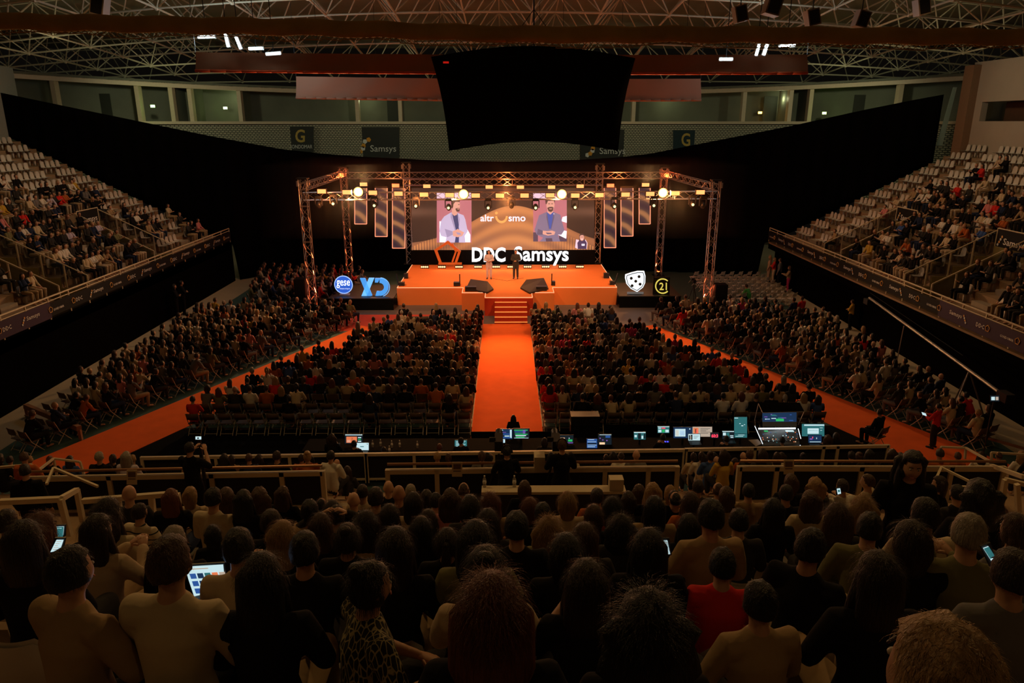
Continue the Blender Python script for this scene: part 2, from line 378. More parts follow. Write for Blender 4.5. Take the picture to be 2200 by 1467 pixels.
# ---- barriers of the near stand (built from where the photograph shows their rails)
def barrier(name, label, x0, x1, ya, yb, Y, hgt, posts, thick=0.09, tube=True, beam_drop=0.16, low=True):
    """ya, yb: pixel heights of the top rail at its two ends x0, x1"""
    p, q = atY(x0, ya, Y), atY(x1, yb, Y)
    g = thing(name, label, 'railing', tuple((p + q) / 2 - Vector((0, 0, hgt))))
    if tube:
        MB().tube(p, q, 0.028, 8).build('handrail', mat('brown_steel', (0.30, 0.16, 0.09), 0.35, 0.5, noise=0.1), g)
        d = beam_drop
    else: d = 0.0
    P, Q = p - Vector((0, 0, d)), q - Vector((0, 0, d)); t = thick / 2
    MB().prism([P + Vector((0, -t, -t)), Q + Vector((0, -t, -t)), Q + Vector((0, -t, t)), P + Vector((0, -t, t))], (0, thick, 0)).build('beam', M_cream, g)
    for k in posts:
        c = p.lerp(q, k); MB().box((c.x - t, Y - t, c.z - hgt), (c.x + t, Y + t, c.z - d + t)).build('post', M_cream, g)
    if low:
        a, b = p - Vector((0, 0, hgt - 0.12)), q - Vector((0, 0, hgt - 0.12))
        MB().prism([a + Vector((0, -.03, -.03)), b + Vector((0, -.03, -.03)), b + Vector((0, -.03, .03)), a + Vector((0, -.03, .03))], (0, .06, 0)).build('bottom_rail', M_cream, g)
    MB().prism([p - Vector((0, 0, hgt-.1)), q - Vector((0, 0, hgt-.1)), q - Vector((0, 0, d+.05)), p - Vector((0, 0, d+.05))], (0, 0.01, 0)).build('panel', mat('dark_barrier_mesh', (0.015, 0.012, 0.01), 0.9, noise=0.2), g)
    return g
barrier('stand_barrier', 'cream steel barrier at mid-stand, leftmost of the three', 62, 692, 1013, 1000, 13.0, 1.0, (0, 0.27, 0.62, 0.86, 1))
barrier('stand_barrier', 'cream steel barrier behind the camera operators, middle one', 832, 1456, 997, 990, 13.0, 1.0, (0, 0.17, 0.75, 0.9, 1))
barrier('stand_barrier', 'cream steel barrier at mid-stand, rightmost of the three', 1590, 2160, 990, 991, 13.0, 1.0, (0, 0.14, 0.46, 0.8, 1))
barrier('floor_barrier', 'cream barrier before the control desks, left of the two', 305, 785, 984, 976, 20.3, 0.95, (0, 0.33, 0.66, 1), tube=False)
barrier('floor_barrier', 'cream barrier before the control desks, long middle section', 787, 1470, 976, 967, 20.3, 0.95, (0, 0.15, 0.4, 0.78, 1), tube=False)
barrier('floor_barrier', 'cream barrier before the control desks, right section under the console', 1474, 1908, 966, 958, 20.3, 0.95, (0, 0.34, 0.68, 0.75, 1), tube=False)
def frame_run(name, label, segs, r=0.036):
    pts = [q for sg in segs for q in sg[:2]]
    g = thing(name, label, 'railing', tuple(min(pts, key=lambda v: v.z)))
    for a, b, *rr_ in segs: MB().tube(a, b, rr_[0] if rr_ else r, 4).build('rail_bar', M_cream, g)
    return g
A = lambda x, y, Y: atY(x, y, Y)
frame_run('ramp_railing', 'low cream railing around the floor entrance beside the left carpet', [(A(70,1020,16), A(115,985,18.5)), (A(115,985,18.5), A(172,992,18.5)), (A(115,985,18.5), A(122,1020,18.5)), (A(172,992,18.5), A(180,1018,18.5)), (A(0,1004,15), A(68,998,15)), (A(68,998,15), A(72,1030,15))])
frame_run('corner_railing', 'heavy cream railing corner at the left end of near stand', [(A(0,1078,9.0), A(130,1072,9.0)), (A(130,1072,9.0), A(165,1052,10.6)), (A(130,1072,9.0), A(150,1150,9.0)), (A(165,1052,10.6), A(178,1120,10.6)), (A(178,1076,9.6), A(380,1060,9.6)), (A(253,1072,9.6), A(262,1135,9.6)), (A(325,1066,9.6), A(330,1110,9.6)), (A(380,1060,9.6), A(384,1090,9.6)), (A(100,1040,11.5), A(115,1005,12), .028), (A(115,1005,12), A(210,1045,11.5), .028)], 0.05)
frame_run('corner_railing', 'heavy cream railing corner at the right end of near stand', [(A(2130,1000,13.2), A(2200,1025,11.5)), (A(2160,1030,11), A(2200,1040,11)), (A(2160,1030,11), A(2150,1090,11)), (A(2185,1040,10.6), A(2188,1100,10.6)), (A(2010,1030,12), A(2022,1004,12.4), .028), (A(2022,1004,12.4), A(2105,1045,11.6), .028), (A(2050,1046,11.6), A(2110,1046,11.6), .028)], 0.05)
frame_run('ramp_railing', 'low cream railing around the floor entrance beside the right carpet', [(A(2022,960,18.5), A(2075,962,18.5)), (A(2075,962,18.5), A(2125,990,16.5)), (A(2022,960,18.5), A(2020,985,18.5)), (A(2075,962,18.5), A(2073,985,18.5)), (A(2130,972,18), A(2200,976,18)), (A(2130,972,18), A(2130,990,18))])
for x, y, Yp, lab in ((283, 1023, 12.9, 'paper notice taped to the leftmost mid-stand barrier'), (982, 1006, 12.9, 'paper notice taped to the middle mid-stand barrier'), (1695, 1001, 12.9, 'paper notice taped to the rightmost mid-stand barrier')):
    mb = MB(); rect_px(mb, x-11, y-13, x+11, y+18, Yp, 0, 0.01); rect_px(mb, x-8, y-9, x+8, y+2, Yp-0.005, 1, 0.003); rect_px(mb, x-8, y+5, x+8, y+7, Yp-0.005, 1, 0.003)
    tag(mb.build('notice', [M_cream, mat('notice_ink', (0.15, 0.1, 0.08), 0.8, noise=0)]), lab, 'notice')
tag(MB().prism([atY(1148,1015,12.9), atY(1171,1015,12.9), atY(1171,983,12.9), atY(1148,983,12.9)], (0,0.3,0)).build('sign_box', M_cream), 'small cream box fixed on the middle barrier between the operators', 'box')

# ------------------------------------------------------------------ far end of the hall
# ring wall: lower perforated block wall, ledge, recessed gallery, ring beam
def ringpt(x):   # plan: flat arc, nearer at the sides
    t = x / 37.0; return 66.0 - 15.5 * abs(t) ** 3.0
def block_mat():
    m = bpy.data.materials.new('perforated_block'); m.use_nodes = True; nt = m.node_tree; b = nt.nodes['Principled BSDF']; b.inputs['Roughness'].default_value = 0.9
    tc = nt.nodes.new('ShaderNodeTexCoord'); mp = nt.nodes.new('ShaderNodeMapping'); mp.inputs['Rotation'].default_value = (R(90), 0, 0)
    br = nt.nodes.new('ShaderNodeTexBrick'); br.inputs['Color1'].default_value = (0.62, 0.58, 0.42, 1); br.inputs['Color2'].default_value = (0.52, 0.49, 0.35, 1); br.inputs['Mortar'].default_value = (0.12, 0.12, 0.09, 1)
    br.inputs['Scale'].default_value = 1.0; br.inputs['Brick Width'].default_value = 0.26; br.inputs['Row Height'].default_value = 0.15; br.inputs['Mortar Size'].default_value = 0.035
    nt.links.new(tc.outputs['Object'], mp.inputs[0]); nt.links.new(mp.outputs[0], br.inputs['Vector']); nt.links.new(br.outputs['Color'], b.inputs['Base Color'])
    bp = nt.nodes.new('ShaderNodeBump'); bp.inputs['Distance'].default_value = 0.03; nt.links.new(br.outputs['Fac'], bp.inputs['Height']); bp.invert = True; nt.links.new(bp.outputs[0], b.inputs['Normal'])
    return m
XS = np.linspace(-37, 36, 60)
def ring_band(mb, z0, z1, dy0=0.0, dy1=0.3, mi=0, xs=XS, zf=None):
    zf = zf or (lambda x, z: z)
    for a, b in zip(xs, xs[1:]):
        ya, yb = ringpt(a), ringpt(b)
        vs = [(a,ya+dy0,zf(a,z0)),(b,yb+dy0,zf(b,z0)),(b,yb+dy1,zf(b,z0)),(a,ya+dy1,zf(a,z0)),(a,ya+dy0,zf(a,z1)),(b,yb+dy0,zf(b,z1)),(b,yb+dy1,zf(b,z1)),(a,ya+dy1,zf(a,z1))]
        mb.add(vs, [(0,3,2,1),(4,5,6,7),(0,1,5,4),(2,3,7,6)] + ([(3,0,4,7)] if a == xs[0] else []) + ([(1,2,6,5)] if b == xs[-1] else []), mi)
beamz = lambda x, z: z + 0.9 * (abs(x) / 37.0) ** 2
wb = thing('wall_back', 'curved far wall of pale perforated blocks with an open gallery above', None, (0, 66, 0), None, 'structure')
mb = MB(); ring_band(mb, 5.0, 10.7, 0, 0.4); mb.build('block_wall', block_mat(), wb)
mb = MB(); ring_band(mb, 10.7, 10.92, -0.25, 2.6); mb.build('gallery_ledge', M_cream, wb)
mb = MB(); ring_band(mb, 10.92, 13.3, 2.4, 2.7, zf=lambda x, z: z if z < 11 else beamz(x, z)); mb.build('gallery_back_wall', M_concg, wb)
beamz = lambda x, z: z + 0.9 * (abs(x) / 37.0) ** 2
mb = MB(); ring_band(mb, 13.0, 13.35, -0.3, 0.4, zf=beamz); mb.build('ring_beam', M_cream, wb)
mb = MB(); ring_band(mb, 13.3, 13.5, -0.3, 2.7, zf=beamz); mb.build('gallery_ceiling', M_concg, wb)
for px in (104, 372, 412, 517, 768, 860, 1361, 1597, 1696, 1739, 1931, 300):
    Y = 64.0
    for _ in range(6):
        X = atY(px, 240, Y).x; Y = ringpt(X)
    MB().box((X - 0.16, Y - 0.1, 10.9), (X + 0.16, Y + 0.45, beamz(X, 13.1))).build('pillar', M_cream, wb)
    if px in (372, 412, 517, 1696, 1739): MB().box((X - 0.1, Y + 0.45, 10.9), (X + 0.1, Y + 2.5, beamz(X, 13.1))).build('partition', M_concg, wb)
for k, (px, w_) in enumerate(((842, 24), (455, 40), (328, 36), (1640, 50), (1780, 40))):
    X = atY(px, 240, 67.5).x; Y = ringpt(X) + 2.4
    tag(MB().box((X - w_*0.02, Y - 0.08, 10.92), (X + w_*0.02, Y - 0.02, 12.95)).build('door_%d' % (k+1), mat('gallery_door', (0.035, 0.04, 0.03), 0.7, noise=0.1)), None, None, None, 'structure')
for px, py, c, lab in ((328, 228, (0.5, 1.0, 0.25), 'left of two green exit lamps in the left gallery'), (484, 232, (0.6, 1.0, 0.3), 'right of two green exit lamps in the left gallery'), (1633, 242, (1.0, 0.5, 0.08), 'small amber lamp beside the gallery door on the right'), (1771, 243, (0.5, 1.0, 0.15), 'small green exit lamp beyond the amber one')):
    X = atY(px, py, 67.5).x; Y = ringpt(X) + 2.15; p = atY(px, py, Y)
    g = thing('exit_lamp', lab, 'lamp', tuple(p))
    MB().cbox(p, (0.28, 0.12, 0.18)).build('lamp_glass', emi('exit_%d' % px, c, 9.0), g); MB().cbox(p + Vector((0, 0.1, 0)), (0.34, 0.08, 0.24)).build('backplate', M_blackp, g)
    lamp('POINT', 'exit_lamp_light', p - Vector((0, 0.4, 0)), p, c, 4, 0.1)
for x, e in ((-22, 120), (-12, 90), (14, 90), (23, 120), (0, 70)):
    lamp('POINT', 'gallery_light', (x, ringpt(x) + 1.2, 12.7), (x, 60, 0), (0.80, 0.85, 0.45), e * 0.22, 0.15)
# wall banners
def wall_banner(x0, y0, x1, y1, kind, label, m):
    Y = ringpt(atY((x0+x1)/2, y0, 65.5).x) - 0.15
    g = thing('wall_banner', label, 'banner', tuple(atY((x0+x1)/2, y1, Y)))
    mb = MB(); rect_px(mb, x0, y0, x1, y1, Y, 0, 0.03); mb.build('cloth', m, g)
    mb = MB()
    if kind == 'G':
        text_px(mb, 'G', x0+(x1-x0)*.33, y0+6, x0+(x1-x0)*.68, y0+34, Y, 0, 0.02)
        mb.build('emblem', mat('gold_print', (0.55, 0.38, 0.08), 0.6, noise=0), g)
        mb = MB(); text_px(mb, 'GONDOMAR', x0+6, y0+39, x1-3, y0+47, Y, 0, 0.0); mb.build('lettering', M_print, g)
    else:
        text_px(mb, 'Samsys', x0+(x1-x0)*.40, y0+39, x1-7, y0+57, Y, 0, 0.0); mb.build('lettering', M_print, g)
        mb = MB()
        for q, (dx, dy) in enumerate(((38, 27), (30, 31), (27, 40), (26, 46), (21, 52), (15, 55))):
            c = atY(x0+dx, y0+dy, Y - 0.03); mb.prism([c + Vector((0.21*math.cos(k*1.2566+q), 0, 0.21*math.sin(k*1.2566+q))) for k in range(5)], (0, 0.02, 0), q % 2)
        mb.build('emblem', [mat('orange_print', (0.8, 0.35, 0.03), 0.6, noise=0), M_print], g)
M_bn = mat('charcoal_banner', (0.035, 0.038, 0.035), 0.8, noise=0.15)
M_bb = mat('blue_black_banner', (0.015, 0.035, 0.045), 0.8, noise=0.15)
wall_banner(615, 272, 674, 326, 'G', 'dark wall banner with gold G, left of the black scoreboard', M_bn)
wall_banner(754, 273, 858, 345, 'S', 'wide charcoal wall banner with white lettering left of the scoreboard', M_bn)
wall_banner(1247, 278, 1350, 350, 'S', 'wide charcoal wall banner partly hidden by the scoreboard', M_bn)
wall_banner(1446, 280, 1500, 332, 'G', 'blue-black wall banner with gold G, right of the scoreboard', M_bb)

# right upper side wall, pillar and window opening behind the right stand; left white panels
M_wallw = mat('cream_wall', (0.42, 0.36, 0.30), 0.85, noise=0.1, scale=0.6)
wr = thing('wall_right', 'pale upper wall behind the right stand with an opening', None, (31, 45, 9), None, 'structure')
xw = 18.6 + 13*RUN
MB().box((xw, 14, 7.5), (xw + 0.4, 50.8, 10.9)).build('lower_panel', M_wallw, wr)
MB().box((xw, 14, 12.1), (xw + 0.4, 50.8, 14.6)).build('upper_panel', M_wallw, wr)
MB().box((xw, 49.3, 10.9), (xw + 0.4, 50.8, 12.1)).build('jamb', M_wallw, wr)
MB().box((xw + 1.6, 14, 10.9), (xw + 1.7, 49.3, 12.1)).build('opening_back', mat('brown_recess', (0.10, 0.05, 0.03), 0.9, noise=0.2), wr)
tag(MB().box((xw - 0.5, 50.0, 8.4), (xw + 0.2, 51.0, 14.4)).build('pillar', mat('brown_pillar', (0.26, 0.15, 0.09), 0.8, noise=0.1)), None, None, None, 'structure')
xl = -19.3 - 15*RUN
wl = thing('wall_left', 'pale upper wall panels behind the left stand', None, (xl, 45, 9), None, 'structure')
for k in range(6): MB().box((xl - 0.4, 22 + k*5.2, 8.5), (xl, 27.1 + k*5.2, 14.4)).build('wall_panel', mat('grey_green_wall', (0.34, 0.38, 0.35), 0.8, noise=0.08), wl)

# the big black curtain round the end of the hall
TOP = [(-60,180),(0,195),(150,228),(300,260),(450,292),(600,320),(700,331),(800,338),(950,345),(1100,347),(1250,343),(1330,338),(1400,330),(1550,300),(1700,270),(1850,236),(1950,215),(2040,198),(2060,196)]
def cpath(x):
    t = min(1.0, abs(x) / 19.0); return 51.25 + 3.6 * (1 - t**2)**0.6 if t < 1 else 51.25
xs = np.concatenate([np.linspace(-34.4, -19, 46), np.linspace(-18.9, 18.9, 150), np.linspace(19, 29.6, 34)])
mb = MB(); vs = []; nz = 10
for x in xs:
    fold = 0.10 * math.sin(x * 5.1) + 0.05 * math.sin(x * 11.3 + 1)
    Y = cpath(x) + fold + 0.15
    px = proj((x, Y, 10))[0]; yt = np.interp(px, [t[0] for t in TOP], [t[1] for t in TOP])
    zt = atY(px, yt, Y).z
    if x < -19.3: zb = 2.5 + RISE * ((-x - 19.3) / RUN)
    elif x > 18.6: zb = 2.5 + RISE * ((x - 18.6) / RUN)
    else: zb = 0.03
    zt = max(zt, zb + 0.3)
    for j in range(nz): vs.append((x, Y, zb + (zt - zb) * j / (nz - 1)))
n = len(xs)
mb.add(vs, [(i*nz+j, (i+1)*nz+j, (i+1)*nz+j+1, i*nz+j+1) for i in range(n-1) for j in range(nz-1)])
o = mb.build('stage_curtain', M_drape, smooth=True); tag(o, 'huge black curtain closing off the hall behind the stage', 'curtain')
so = o.modifiers.new('s', 'SOLIDIFY'); so.thickness = 0.03
# light in the gap at the curtain's right end, painted as a pale strip
mb = MB(); mb.prism([(29.75, 51.6, 9.3), (30.15, 51.6, 9.3), (30.5, 51.6, 13.1), (30.25, 51.6, 13.1)], (0, 0.05, 0)); tag(mb.build('light_gap', mat('gap_light_teal', (0.30, 0.42, 0.38), 0.7, noise=0.1)), 'pale teal strip painted as light in the gap right of black curtain', 'painted light')

# ------------------------------------------------------------------ roof: deck, space frame, nets, banners
def zb_(X, Y): return 13.9 + 3.9 * max(0, 1 - (X / 40.0)**2) * max(0, 1 - ((Y - 28) / 40.0)**2)
deck = MB(); gx = np.linspace(-44, 44, 23); gy = np.linspace(-4, 70, 20)
deck.add([(x, y, zb_(x, y) + 3.3) for x in gx for y in gy], [(i*20+j, i*20+j+1, (i+1)*20+j+1, (i+1)*20+j) for i in range(22) for j in range(19)])
ceil = tag(deck.build('ceiling', M_roof), 'dark roof deck over the white tubular space frame', None, None, 'structure')
S = 4.0; NX, NY = 20, 10; members = []
bn = lambda i, j: Vector((-38.4 + S*i, 30 + S*j, zb_(-38.4 + S*i, 30 + S*j)))
tn = lambda i, j: Vector((-38.4 + S*(i+.5), 30 + S*(j+.5), zb_(-38.4 + S*(i+.5), 30 + S*(j+.5)) + 2.4))
for i in range(NX):
    for j in range(NY):
        b0 = bn(i, j)
        if i < NX-1: members.append((b0, bn(i+1, j), .055))
        if j < NY-1: members.append((b0, bn(i, j+1), .055))
        if i < NX-1 and j < NY-1:
            t = tn(i, j)
            for q in (b0, bn(i+1, j), bn(i, j+1), bn(i+1, j+1)): members.append((q, t, .04))
            if i < NX-2: members.append((t, tn(i+1, j), .05))
            if j < NY-2: members.append((t, tn(i, j+1), .05))
def vis(mm):
    c = (mm[0] + mm[1]) / 2; x, y = proj(c); return 0 < x < 2200 and 0 < y < 230
vm = sorted([m_ for m_ in members if vis(m_)], key=lambda m_: ((m_[0]+m_[1])/2 - CAM).length)
near = vm[:290]; ns = set(map(id, near))
for p, q, r in near: MB().tube(p, q, r, 6).build('roof_strut', M_tube, ceil)
mb = MB()
for m_ in members:
    if id(m_) not in ns: mb.tube(m_[0], m_[1], m_[2], 5)
o = mb.build('roof_strut_mass', M_tube, ceil); o['kind'] = 'stuff'
mb = MB()
for i in range(NX):
    for j in range(NY): mb.ell(bn(i, j), (.13, .13, .13), 6, 4)
o = mb.build('roof_node', M_tube, ceil); o['kind'] = 'stuff'
# nearer part of the frame, above the nets: seen at the very top of the picture, warmer
# rolled net slung across the hall
mb = MB(); pts = []; rad = []
for k in range(61):
    px = -150 + k * 42.0; yy = np.interp(px, [-150, 0, 400, 700, 1100, 1500, 2200, 2400], [40, 46, 54, 60, 74, 74, 80, 82])
    pts.append(atY(px, yy, 24.0) + Vector((0, 0, 0.03*math.sin(k*1.7)))); rad.append((0.26 + 0.035*math.sin(k*0.9) + 0.02*math.sin(k*2.3), 0.24))
mb.loft(pts, rad, 14, side=(0, 1, 0)); o = mb.build('rolled_net', M_net, smooth=True); tag(o, 'long brown rolled net slung across the hall under the roof', 'net')
mb = MB()
for k in range(60):                    # scalloped net edge below the roll: an open weave of cords
    a, b = pts[k], pts[k+1]; d = 0.33 + 0.06*math.sin(k*0.8)
    for q in range(3):
        c = a.lerp(b, q/3.0); e = a.lerp(b, (q+1)/3.0)
        mb.tube(c - Vector((0,0,.2)), e - Vector((0,0,d)), 0.012, 3); mb.tube(e - Vector((0,0,.2)), c - Vector((0,0,d)), 0.012, 3)
    mb.tube(a - Vector((0,0,d)), b - Vector((0,0,d+.02*math.sin(k))), 0.018, 3)
o = mb.build('net_fringe', M_net); o.parent = None; tag(o, 'ragged net mesh hanging below the brown roll', 'net', None, 'stuff')
# hanging rust-coloured cloth panels
def hang_panel(name, x0, x1, y0, y1, Y, m, label, lip=None, sag=3):
    g = thing(name, label, 'banner', tuple(atY((x0+x1)/2, y0, Y)))
    mb = MB(); n = 40; vs = []
    for k in range(n+1):
        x = x0 + (x1-x0)*k/n; dy = sag*math.sin(math.pi*k/n)
        for j in range(5):
            p = atY(x, y0 + (y1-y0)*j/4 + dy*0.5 + 5*(k/n), Y); vs.append(p + Vector((0, 0.05*math.sin(k*1.3+j), 0)))
    mb.add(vs, [(k*5+j, k*5+j+1, (k+1)*5+j+1, (k+1)*5+j) for k in range(n) for j in range(4)])
    o = mb.build('cloth', m, g, True)
    mb = MB()
    for k in range(n): mb.tube(Vector(vs[k*5+4]) , Vector(vs[(k+1)*5+4]), 0.07, 6)
    mb.build('hem', lip or m, g, True)
    for k in range(0, n+1, 8): MB().tube(vs[k*5], Vector((vs[k*5].x, vs[k*5].y, zb_(vs[k*5].x, vs[k*5].y) + 3.3)), 0.012, 4).build('hanging_wire', M_dark, g)
hang_panel('hanging_banner', 420, 1735, 112, 152, 38.0, M_banner, 'wide rust-brown cloth panel hung behind the scoreboard, upper one', mat('lit_hem', (0.6, 0.09, 0.02), 0.5, noise=0.3, scale=0.8), 6)  # hem colour carries the red light it catches from below
hang_panel('hanging_banner', 636, 1506, 164, 210, 43.5, M_banner2, 'shorter faded rust cloth panel hanging lower behind the scoreboard', None, 6)

# black covered scoreboard
def sb(px, py, Y): return atY(px, py, Y)
ring = []
N = 24
topc = [(926 + (1365-926)*k/N, 122 - 25*math.sin(math.pi*k/N)) for k in range(N+1)]
botc = [(965 + (1328-965)*k/N, 324 - 20*math.sin(math.pi*k/N)) for k in range(N+1)]
topc = [(x, y + 1.5*(k/N)*2) for k, (x, y) in enumerate(topc)]
mb = MB(); vs = []; J = 7
for k in range(N+1):
    bulge = 0.5*math.sin(math.pi*k/N)
    for j in range(J):
        t = j/(J-1); x = topc[k][0]*(1-t) + botc[k][0]*t; y = topc[k][1]*(1-t) + botc[k][1]*t
        x += (1145-x)*0.03*math.sin(math.pi*t)
        vs.append(atY(x, y, 30.0 - bulge*0.3 + 0.02*math.sin(k*2.1+j)))
nf = len(vs)
for k in range(N+1):
    for j in range(J): v = vs[k*J+j]; vs.append(v + Vector((0, 4.2, 0.0)))
fs = []
for k in range(N):
    for j in range(J-1):
        fs.append((k*J+j, k*J+j+1, (k+1)*J+j+1, (k+1)*J+j)); fs.append((nf+k*J+j, nf+(k+1)*J+j, nf+(k+1)*J+j+1, nf+k*J+j+1))
    fs.append((k*J, (k+1)*J, nf+(k+1)*J, nf+k*J)); fs.append((k*J+J-1, nf+k*J+J-1, nf+(k+1)*J+J-1, (k+1)*J+J-1))
for j in range(J-1):
    fs.append((j, nf+j, nf+j+1, j+1)); fs.append((N*J+j, N*J+j+1, nf+N*J+j+1, nf+N*J+j))
mb.add(vs, fs)
g = thing('scoreboard', 'big black-wrapped scoreboard hanging over the centre of the hall', 'scoreboard', tuple(atY(1145, 97, 32)))
mb.build('cloth_cover', M_black, g, True)
mb = MB(); mb.tube(atY(1147, 100, 31.5), atY(1147, -120, 31.5), 0.03); mb.tube(atY(1090, 100, 31.5), atY(1147, 20, 31.5), 0.015); mb.tube(atY(1204, 100, 31.5), atY(1147, 20, 31.5), 0.015)
mb.build('hanging_cable', M_dark, g)
mb = MB(); rect_px(mb, 952, 132, 964, 136, 29.85, 0, 0.05); mb.build('indicator', emi('red_dot', (0.5, 0.01, 0.005), 0.8), g)

# cold high-bay lamps
HB = [(443,79,34,4,2),(487,86,4,26,8),(512,92,4,24,18),(549,104,28,4,2),(587,115,30,4,4),(1691,98,33,4,2),(1645,105,5,24,-14),(1628,107,4,22,-12),(1560,127,27,4,0)]
for k, (x, y, w_, h_, a) in enumerate(HB):
    Y = 37.5; p = atY(x, y, Y); k_ = 0.0228; wid = (w_*k_, h_*k_)
    g = thing('high_bay_lamp', '%s of the cold roof lamps %s of the scoreboard' % (ORD(k if k < 5 else k-5).capitalize().lower() + ' from the left', 'left' if k < 5 else 'right') if k != 5 else 'cold horizontal roof lamp farthest right of the scoreboard', 'lamp', tuple(p), 'roof lamps %s of the scoreboard' % ('left' if k < 5 else 'right'))
    if k >= 5: g['label'] = ['cold bar lamp highest of the four right of scoreboard', 'slanted cold tube lamp, right one of the close pair', 'slanted cold tube lamp, left one of the close pair', 'lowest cold bar lamp just above the rust cloth panel, right side'][k-5]
    mt = Matrix.Translation(p) @ Matrix.Rotation(R(-a), 4, 'Y')
    MB().box((-wid[0]/2, -0.06, -wid[1]/2), (wid[0]/2, 0.06, wid[1]/2), 0, mt).build('diffuser', emi('cold', (0.75, 0.93, 1.0), 14.0), g)
    MB().box((-wid[0]/2-.04, 0.0, -wid[1]/2-.04), (wid[0]/2+.04, 0.12, wid[1]/2+.04), 0, mt).build('housing', M_alu, g)
    MB().tube(p + Vector((0, 0.06, 0)), Vector((p.x, p.y, zb_(p.x, p.y) + .1)), 0.02).build('bracket', M_dark, g)
# speaker arrays and fixtures hung up in the roof corners
for k, (x, y, s_) in enumerate(((215, 14, .55), (1590, 30, .5), (1660, 12, .6), (1745, 38, .5), (1850, 42, .5), (1980, 15, .5))):
    p = atY(x, y, 33.0); g = thing('roof_speaker', ['grey box speaker hung in roof, far left corner', 'small box fixture over the net, nearest to the scoreboard side', 'tilted box fixture above the right roof lamps', 'small lit box fixture above the net right of roof lamps', 'dark boxy fixture behind the net at right', 'box fixture at the top right of the roof'][k], 'speaker', tuple(p))
    mt = Matrix.Translation(p) @ Matrix.Rotation(0.25*(-1)**k, 4, 'Y')
    MB().cbox((0,0,0), (s_, s_, s_*1.3), 0, mt).build('cabinet', mat('grey_box', (0.25, 0.2, 0.16), 0.6, noise=0.1), g)
    MB().cbox((0,-s_/2-.01,0), (s_*.8, .02, s_*1.1), 0, mt).build('grille', M_dark, g)
    MB().tube(p, Vector((p.x, p.y, zb_(p.x, p.y) + .1)), 0.02).build('bracket', M_dark, g)
# ------------------------------------------------------------------ stage
HS = 1.1
st = thing('stage', 'orange carpeted main stage with stepped front and glowing edge', 'stage', (0.1, 47, 0))
xa, xb = -6.65, 6.85
Y0, Y1, Y2, YB = 43.75, 42.35, 41.1, 51.3
xc0, xc1, xd0, xd1 = atZ(993,628,HS).x, atZ(1190,628,HS).x, atZ(1042,639,HS).x, atZ(1144,639,HS).x
outline = [(xa,YB),(xa,Y0),(xc0,Y0),(xc0,Y1),(xd0,Y1),(xd0,Y2),(xd1,Y2),(xd1,Y1),(xc1,Y1),(xc1,Y0),(xb,Y0),(xb,YB)]
MB().prism([(x, y, HS-0.06) for x, y in outline], (0,0,0.06)).build('deck', M_orange2, st)
def skirt(p, q, m): 
    a, b = Vector((p[0],p[1],0.01)), Vector((q[0],q[1],0.01))
    nn = (b-a).cross(Vector((0,0,1))).normalized()*0.03
    MB().prism([a,b,b+Vector((0,0,HS-.07)),a+Vector((0,0,HS-.07))], nn).build('skirt', m, st)
for i in range(len(outline)-1): skirt(outline[i], outline[i+1], M_red if i in (4,5,6) else M_orange2)
mb = MB()
for i in range(0, len(outline)-1):
    p, q = outline[i], outline[i+1]; mb.tube((p[0],p[1]-0.02,HS+.01),(q[0],q[1]-0.02,HS+.01),0.022,5)
mb.build('edge_light_strip', M_led, st)
mb = MB(); mb.tube((-1.0,46.6,HS+.012),(0.1,45.7,HS+.012),.012,4); mb.tube((0.1,45.7,HS+.012),(1.2,46.6,HS+.012),.012,4); mb.build('floor_tape', mat('tape', (0.25,0.09,0.03), 0.8, noise=0), st)
# stairs
sx0, sx1 = atZ(1063,650,0.9).x, atZ(1132,650,0.9).x
sr = thing('stage_stairs', 'red carpeted stairs with lit nosings down to the aisle', 'stairs', ((sx0+sx1)/2, 40.2, 0))
for k in range(5):
    z = HS - 0.2*(k+1) + 0.02; y1_ = Y2 - 0.36*k; 
    if z <= 0.02: z = 0.06
    MB().box((sx0, y1_-0.36, 0.0), (sx1, y1_, z)).build('step', M_red, sr)
    MB().box((sx0, y1_-0.375, z-0.03), (sx1, y1_-0.345, z+0.012)).build('nosing', emi('nosing', (1.0,0.32,0.06), 0.9), sr)
